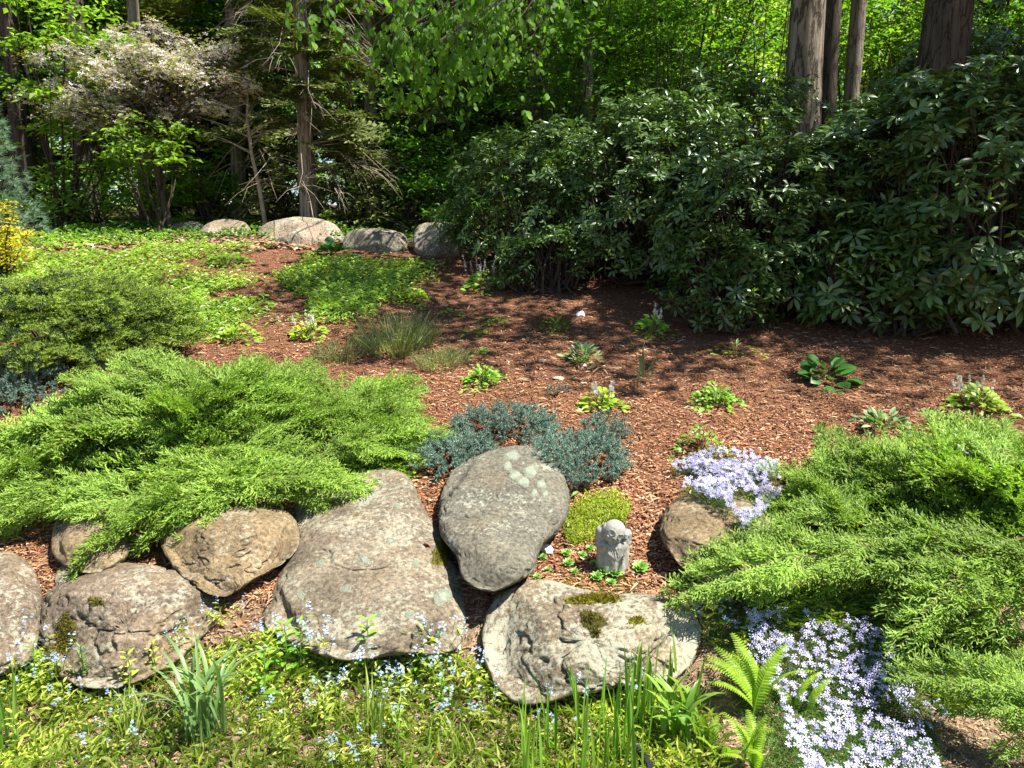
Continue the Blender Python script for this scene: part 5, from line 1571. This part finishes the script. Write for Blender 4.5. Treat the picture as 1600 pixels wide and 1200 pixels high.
for k, (u, v, rp, lb) in enumerate([
    (1000, 893, 14, 'green houseleek rosette alone to the right of the monk statue'),
    (962, 900, 13, 'houseleek rosette at the front right foot of the monk statue'),
    (944, 897, 12, 'houseleek rosette directly before the middle of the monk statue'),
    (932, 906, 11, 'houseleek rosette at the front left foot of the monk statue'),
    (928, 884, 8, 'small houseleek close against the left side of the statue'),
    (955, 914, 9, 'lowest houseleek of the cluster before the statue'),
    (885, 868, 9, 'houseleek between the quartz pebble and the stonecrop'),
    (888, 884, 10, 'houseleek halfway between quartz pebble and statue'),
    (898, 896, 7, 'tiny houseleek above the moss carpet left end'),
    (830, 880, 8, 'houseleek just below the white quartz pebble'),
    (848, 874, 8, 'houseleek touching the right underside of the quartz pebble'),
    (822, 900, 9, 'houseleek nearest the round boulder'),
    (840, 905, 8, 'houseleek on the upper rim of the wide pale boulder'),
    (856, 893, 7, 'dark little houseleek right of the quartz pebble'),
    (910, 870, 8, 'houseleek below the stonecrop carpet'),
    (922, 860, 8, 'houseleek under the left side of the stonecrop')]):
    d = (H(u, v) - Vector((0, 0, CAMZ))).length
    rosette(lb, u, v, rp / FPX * d, 40 + k)

# forget-me-nots
def head_mesh(seed):
    r = np.random.default_rng(seed); m = int(r.integers(4, 8))
    fp = r.normal(0, .008, (m, 3)); nn = norm(np.stack([r.normal(0, .4, m), r.normal(-.2, .4, m), np.ones(m)], -1))
    return mesh('flower_head', *soup(FLOWER_S, fp, frames(np.cross(nn, r.normal(0, 1, (m, 3))), nn), .0085 * r.uniform(.8, 1.2, m)), M['fmn'])
FH = [head_mesh(i) for i in range(4)]
def fmn_proto(seed, n=9, leafy=True, tall=.13):
    r = np.random.default_rng(seed)
    root = thing('forget_me_not', 'clump of pale blue forget me nots', 'flowers', (0, 0, 0), 'forget me not clumps')
    st, fp, lp, ld = [], [], [], []
    heads = []
    for i in range(n):
        a = r.random() * 6.28; q = r.random() ** .5 * .07
        b0 = np.array([math.cos(a) * q * .5, math.sin(a) * q * .5, -.01])
        tip = np.array([math.cos(a) * q * 1.7, math.sin(a) * q * 1.7, tall * r.uniform(.5, 1.1)])
        st.append(tube([b0, (b0 + tip) / 2 + r.normal(0, .006, 3), tip], [.0014, .0012, .0008], 3, False))
        heads.append(tip)
        for k in range(6):
            t = r.uniform(.05, .8); p = b0 * (1 - t) + tip * t
            lp.append(p); ld.append(norm(np.array([r.normal(0, 1), r.normal(0, 1), .5])))
    add('stems', mesh('stems', *join(st), M['stem']), root)
    for tip in heads:
        o = add('flower_head', FH[int(r.integers(0, 4))], root, tuple(tip)); o.rotation_euler = (R(14), 0, r.random() * 6.28)
    lp = np.array(lp); ld = np.array(ld); m = len(lp)
    add('foliage', mesh('foliage', *soup(leaf_tmpl(.3, .05, .2), lp, frames(ld, np.stack([r.normal(0, .3, m), r.normal(0, .3, m), np.ones(m)], -1)), .034 * r.uniform(.6, 1.2, m)), M['weed']), root)
    return root
FM = [fmn_proto(i, 11 + 2 * (i % 3), True, .11 + .015 * i) for i in range(4)]
fl = [(440, 1020, 1.0, 'at the left foot of the tall slab'), (470, 1010, 1.2, 'just right of the left foot of the tall slab'), (505, 1045, 1.1, 'under the lower left corner of the tall slab'),
      (540, 1060, 1.0, 'at the slab bottom edge, left of the tall leafy stem'), (600, 1060, 1.1, 'at the slab bottom edge, right of the tall leafy stem'), (640, 1050, 1.3, 'at the lower right corner of the tall slab'),
      (680, 1040, 1.3, 'in the gap mouth between slab and pale boulder'), (700, 1075, 1.1, 'below the gap between slab and pale boulder'), (735, 1085, 1.0, 'nearest the lower left corner of the pale boulder'),
      (655, 1100, 1.1, 'on open soil below the slab, right part'), (610, 1120, 1.0, 'on open soil below the slab, middle part'), (660, 1150, .9, 'among weeds below the soil gap'),
      (870, 1080, 1.0, 'in front of the pale boulder, left of the iris'), (900, 1090, 1.1, 'at the back of the iris blades'), (985, 1085, 1.0, 'between iris blades and mossy boulder end'), (880, 1170, .8, 'in the middle of the iris blades'),
      (20, 1020, 1.1, 'against the boulder at the left picture edge'), (60, 1010, 1.1, 'between the two lower left boulders'), (45, 1085, 1.0, 'in weeds at the lower left edge'), (90, 1060, 1.1, 'at the moss streaked side of the brown boulder'),
      (120, 1105, .9, 'in weeds below the broad brown boulder'), (350, 970, .8, 'in the leaf litter right of the brown boulder'), (190, 1130, .8, 'left of the daffodil leaves'), (400, 1150, .8, 'right of the daffodil leaves'),
      (165, 1190, .8, 'at the bottom left among seedlings'), (550, 1190, .9, 'at the bottom edge left of centre'), (520, 1110, .9, 'among seedlings left of the grass tuft'), (1110, 960, 1.2, 'at the right end of the pale boulder'),
      (1125, 1010, 1.2, 'behind the tall bright fern'), (1140, 925, 1.1, 'below the phlox covered boulder'), (285, 1010, .7, 'on the lower right rim of the brown boulder'), (760, 1130, .9, 'left of the iris blades on bare soil')]
for k, (u, v, s, wh) in enumerate(fl):
    p = H(u, v); lb = 'forget me not clump ' + wh
    if k < 4:
        FM[k].location = p; FM[k].scale = (s, s, s); FM[k]['label'] = lb
    else:
        clone(FM[k % 4], p, r_.random() * 6.28, float(s), lb)

# leafy stems (tall seedlings)
def leafy_stem(seed, hgt, nl, ls, mat='mound', w_=.3):
    r = np.random.default_rng(seed)
    root = thing('leafy_plant', 'leafy stem', 'plant', (0, 0, 0), 'leafy stems in the foreground')
    tip = np.array([r.normal(0, .02), r.normal(0, .02), hgt])
    add('stem', mesh('stem', *tube([(0, 0, -.01), tip * .5 + [.006, 0, 0], tip], [.0028, .0022, .0015], 5), M['stem']), root)
    me = mesh('leaf', *leaf_tmpl(w_, .05, .22, True), M[mat], True)
    pos, dr, ss = [], [], []
    for i in range(nl):
        t = .2 + .8 * i / (nl - 1); a = i * 2.4 + r.normal(0, .2)
        pos.append(tip * t); dr.append(norm(np.array([math.cos(a), math.sin(a), .35 + .5 * t]))); ss.append(ls * (1.15 - .5 * t) * r.uniform(.85, 1.1))
    put(me, 'leaf', root, np.array(pos), frames(np.array(dr), np.tile(np.array([0, -.3, 1.0]), (nl, 1))), np.array(ss))
    return root
LS = [leafy_stem(1, .20, 13, .062), leafy_stem(2, .15, 14, .040, 'weed'), leafy_stem(3, .18, 24, .034, 'strap', .22)]
for k, (u, v, i, s, lb) in enumerate([
    (572, 1062, 0, 1.15, 'tall leafy stem standing before the middle of the tall slab'), (205, 1085, 1, 1.2, 'leafy stem before the right part of the brown boulder'), (128, 1075, 2, 1.1, 'grey green narrow leaved stem before the brown boulder'),
    (445, 1065, 0, 1.1, 'broad leaved stem at the left foot of the tall slab'), (470, 1050, 0, 1.0, 'broad leaved stem between forget me nots left of the slab base'), (650, 1060, 0, .9, 'leafy stem at the lower right corner of the tall slab'),
    (240, 1060, 1, 1.0, 'leafy seedling by the right foot of the brown boulder'), (60, 1075, 0, .9, 'broad leaved stem in the weeds at lower left'), (410, 1100, 0, 1.0, 'leafy stem right of the daffodil leaves'),
    (505, 1150, 1, 1.2, 'upright seedling stem at bottom left of centre'), (690, 1110, 0, .7, 'short leafy stem under the soil gap'), (100, 1130, 1, 1.0, 'seedling stem in the lower left weeds'), (155, 1075, 2, .9, 'second grey green narrow stem before the brown boulder, right of the first'),
    (620, 1170, 0, .7, 'short leafy stem at bottom centre left of the iris'), (440, 1190, 1, .9, 'seedling stem at the bottom edge right of the daffodils'), (35, 1180, 1, 1.1, 'seedling stem at the bottom left corner')]):
    p = H(u, v)
    src = LS[i]
    if src.get('used') is None:
        src['used'] = 1; src.location = p; src.scale = (s, s, s); src['label'] = lb
    else:
        c = clone(src, p, r_.random() * 6.28, float(s), lb)
for s in LS:
    del s['used']
for o in C.objects:
    if 'used' in o: del o['used']

# dead leaves
def dead_leaf(u, v, lp, lb, seed, on=None):
    r = np.random.default_rng(seed)
    n = 9; a = np.linspace(0, 2 * np.pi, 22, endpoint=False)
    rad = 1 + .22 * np.cos(5 * a + r.random() * 6) + .08 * r.normal(0, 1, 22)
    V = [[0, 0, .08]]
    for i, x in enumerate(a):
        V.append([.33 * rad[i] * math.cos(x), .5 * rad[i] * math.sin(x), .18 * math.sin(x * 1.0 + 1) * rad[i] + .10 * math.cos(2 * x)])
    F = [(0, 1 + i, 1 + (i + 1) % 22) for i in range(22)]
    d = rays(np.array(float(u)), np.array(float(v)))
    if on is not None:
        h = BVH[on.name].ray_cast(Vector((0, 0, CAMZ)), Vector(d).normalized()); P = h[0] if h[0] else H(u, v)
    else: P = H(u, v)
    s = lp / FPX * (P - Vector((0, 0, CAMZ))).length
    o = add('dead_leaf', mesh('dead_leaf', np.array(V) * s, F, M['dead_leaf']), loc=P + Vector((0, -.004, .006)), label=lb, cat='leaf', group='brown dead leaves on the soil')
    o.rotation_euler = (R(20) + r.normal(0, .3), r.normal(0, .3), r.random() * 6.28)
for k, (u, v, l, lb, on) in enumerate([
    (355, 955, 18, 'curled orange dead leaf right of the broad brown boulder', None), (380, 975, 20, 'dead orange leaf below the curled one beside the brown boulder', None), (340, 985, 16, 'small dead leaf on soil at the brown boulder rim', None),
    (668, 852, 14, 'dead reddish leaf lying on the moss of the tall slab', b_big), (730, 968, 18, 'pinkish dead leaf in the gap between slab and pale boulder', None), (738, 1010, 14, 'orange dead leaf lower in the gap between slab and pale boulder', None),
    (748, 1045, 18, 'tan dead leaf at the mouth of the gap by the pale boulder', None), (140, 1040, 18, 'brown dead leaf in the weeds at the brown boulder foot', None), (232, 1075, 18, 'pale brown dead leaf below the brown boulder', None),
    (685, 1185, 26, 'large tan dead leaf at the bottom centre', None), (1040, 950, 16, 'grey brown lobed dead leaf at the right of the pale boulder', None), (975, 905, 9, 'orange leaf scrap right of the houseleek cluster', None),
    (300, 968, 14, 'dead leaf tucked against the right side of the brown boulder', None), (535, 1175, 12, 'small dead leaf on soil at bottom left of centre', None), (830, 1125, 14, 'dead leaf under the lower edge of the pale boulder', None), (90, 895, 14, 'dead leaf between the left edge boulder and small lichen stone', None)]):
    dead_leaf(u, v, l, lb, k, on)

# black plastic edging corner at the bottom
def edging():
    a = H(985, 1172); b = H(1015, 1215); c_ = H(1035, 1290)
    V, F = [], []
    for p in (a, b, c_):
        for dx, dz in ((-.012, 0), (-.010, .07), (.010, .07), (.012, 0)):
            V.append((p.x + dx, p.y, p.z + dz - .02))
    for i in range(2):
        for j in range(3):
            F.append((4 * i + j, 4 * i + j + 1, 4 * i + j + 5, 4 * i + j + 4))
    F += [(0, 1, 2, 3), (8, 11, 10, 9)]
    V = np.array(V) - np.array(a)
    add('garden_edging', mesh('garden_edging', V, F, M['edging']), loc=a, label='black plastic bed edging poking out at the bottom beside the iris', cat='edging')
edging()

# ------------------------------------------------------------------ monk statue
def statue():
    m = simple_mat('cast_stone', (.27, .262, .225), .9, .22, 70, .2)
    P = H(957, 889)
    root = thing('monk_statue', 'small grey stone laughing monk statue holding its tilted head', 'statue', P)
    hgt = (76 / FPX) * (P - Vector((0, 0, CAMZ))).length * 1.02
    S = hgt / 1.0
    def ell(c, rad, rot=(0, 0, 0), n=28, m_=18):
        th = np.linspace(0, 2 * np.pi, n, endpoint=False); ph = np.linspace(0, np.pi, m_)
        V = np.stack([np.sin(ph)[:, None] * np.cos(th), np.sin(ph)[:, None] * np.sin(th), np.cos(ph)[:, None] + 0 * th], -1).reshape(-1, 3) * np.array(rad)
        from mathutils import Euler
        V = V @ np.array(Euler(rot).to_matrix()).T + np.array(c)
        I = np.arange(m_ * n).reshape(m_, n); J = np.roll(I, -1, 1)
        q = np.stack([I[:-1], I[1:], J[1:], J[:-1]], -1).reshape(-1, 4)
        return V, np.concatenate([q[:, :3], q[:, [0, 2, 3]]])
    # robe body: a lathed column with folds
    n = 96; zs = np.linspace(0, .68, 60)
    prof = np.interp(zs, [0, .04, .2, .40, .50, .58, .64, .68], [.285, .30, .305, .315, .33, .31, .24, .10])
    th = np.linspace(0, 2 * np.pi, n, endpoint=False)
    B = []
    for z, rr in zip(zs, prof):
        fold = .012 * np.sin(th * 11 + 5 * z) * np.clip((.5 - z) / .3, 0, 1) + .010 * np.sin(th * 5 - z * 9)
        x = (rr + fold) * np.cos(th) * 1.02; y = (rr + fold) * np.sin(th) * .78
        B.append(np.stack([x, y, z + 0 * th], -1))
    B = np.concatenate(B); I = np.arange(60 * n).reshape(60, n); J = np.roll(I, -1, 1)
    q = np.stack([I[:-1], J[:-1], J[1:], I[1:]], -1).reshape(-1, 4); tri = np.concatenate([q[:, :3], q[:, [0, 2, 3]]])
    capb = [(0, (j + 1) % n, j) for j in range(1, n - 1)]
    capt = [(59 * n, 59 * n + j, 59 * n + j + 1) for j in range(1, n - 1)]
    body = [(B, np.concatenate([tri, capb, capt]))]
    def limb(pts, rad): body.append(tube(pts, rad, 16))
    # arms in wide sleeves, raised to the head
    for sg in (-1, 1):
        sh = np.array([sg * .24, -.02, .56]); el = np.array([sg * .255, -.07, .80 if sg < 0 else .72]); hd = np.array([-.19, -.10, .90]) if sg < 0 else np.array([.20, -.20, .74])
        body.append(ell(sh, (.12, .13, .13)))
        limb([sh + [0, 0, -.1], sh, (sh + el) / 2, el], [.10, .115, .11, .10]); body.append(ell(el, (.10, .10, .10)))
        limb([el, (el + hd) / 2, hd], [.095, .075, .055])
        body.append(ell((0, .05, .62), (.25, .17, .17)))
        body.append(ell(el + [-.03 * sg, -.02, -.10], (.09, .08, .14), (0, sg * .25, 0)))
        body.append(ell(hd, (.055, .035, .06), (0, sg * .5, 0)))
    # robe lapel and sleeve folds radiating from the chest
    limb([(.02, -.27, .60), (.05, -.285, .42), (.075, -.27, .22), (.08, -.255, .10)], [.030, .028, .026, .02])
    limb([(-.03, -.27, .58), (-.01, -.285, .42), (.025, -.275, .26), (.05, -.262, .14)], [.016, .016, .014, .01])
    for k in range(5):
        a = -.95 + k * .18
        limb([(-.27 + .03 * k, -.20 - .006 * k, .64 - .015 * k), (-.22 + .05 * k, -.245, .50 - .01 * k), (-.10 + .03 * k, -.262 , .36 - .03 * k)], [.010, .016, .006])
    for k in range(5):
        limb([(.26 - .025 * k, -.215, .55 - .07 * k), (.21 - .02 * k, -.245, .42 - .06 * k), (.13, -.262, .34 - .06 * k)], [.008, .014, .006])
    V, F = join(body)
    me = mesh('body', V * S, F, m, True)
    o = add('body', me, root)
    rm = o.modifiers.new('remesh', 'REMESH'); rm.mode = 'VOXEL'; rm.voxel_size = .0075 * S; rm.use_smooth_shade = True
    sm = o.modifiers.new('smooth', 'SMOOTH'); sm.factor = .5; sm.iterations = 2
    # head
    hd = []
    hd.append(ell((0, 0, 0), (.185, .175, .195), n=48, m_=32))
    hd.append(ell((0, -.055, -.075), (.135, .115, .10)))
    for sg in (-1, 1):
        hd.append(ell((sg * .075, -.135, -.055), (.048, .035, .042)))        # cheeks
        hd.append(tube([(sg * .118, -.128, -.002), (sg * .078, -.164, -.012), (sg * .040, -.164, .000)], [.006, .011, .007], 10))   # closed upper lids
        hd.append(tube([(sg * .125, -.120, .060), (sg * .078, -.154, .086), (sg * .034, -.165, .066)], [.004, .006, .005], 10))   # brows
        hd.append(ell((sg * .183, .0, -.02), (.022, .04, .068)))            # ears
        hd.append(ell((sg * .178, -.005, -.085), (.018, .026, .03)))
    hd.append(tube([(0, -.165, .05), (0, -.185, .0), (0, -.190, -.025)], [.014, .019, .026], 12))   # nose
    for sg in (-1, 1): hd.append(ell((sg * .02, -.176, -.032), (.014, .014, .012)))
    hd.append(tube([(-.055, -.150, -.072), (-.03, -.166, -.085), (0, -.172, -.088), (.03, -.166, -.085), (.055, -.150, -.072)], [.008, .013, .014, .013, .008], 10))
    hd.append(tube([(-.045, -.150, -.098), (0, -.165, -.112), (.045, -.150, -.098)], [.006, .011, .006], 10))
    hd.append(ell((0, -.125, -.142), (.04, .035, .028)))
    V, F = join(hd)
    from mathutils import Euler
    Rm = np.array(Euler((R(16), R(27), R(4))).to_matrix())
    V = V @ Rm.T * 1.2 + np.array([-.01, -.14, .80])
    h = add('head', mesh('head', V * S, F, m, True), root)
    rm = h.modifiers.new('remesh', 'REMESH'); rm.mode = 'VOXEL'; rm.voxel_size = .0052 * S; rm.use_smooth_shade = True
    # fingers
    for sg in (-1, 1):
        for k in range(4):
            if sg < 0:
                a = np.array([-.235, -.13, .87 + .018 * k]); b = a + [.04, -.02, .035]; c = a + [.07, -.015, .05]
            else:
                a = np.array([.235, -.245, .69 + .022 * k]); b = a + [-.045, -.012, .012]; c = a + [-.085, .0, .012]
            V, F = tube([a, b, c], [.0125, .0125, .009], 10)
            add('finger', mesh('finger', V * S, F, m, True), root)
    root.rotation_euler = (R(-3), 0, R(4))
statue()
print('objects', len(C.objects), 'tris', sum(len(me.polygons) for me in bpy.data.meshes))
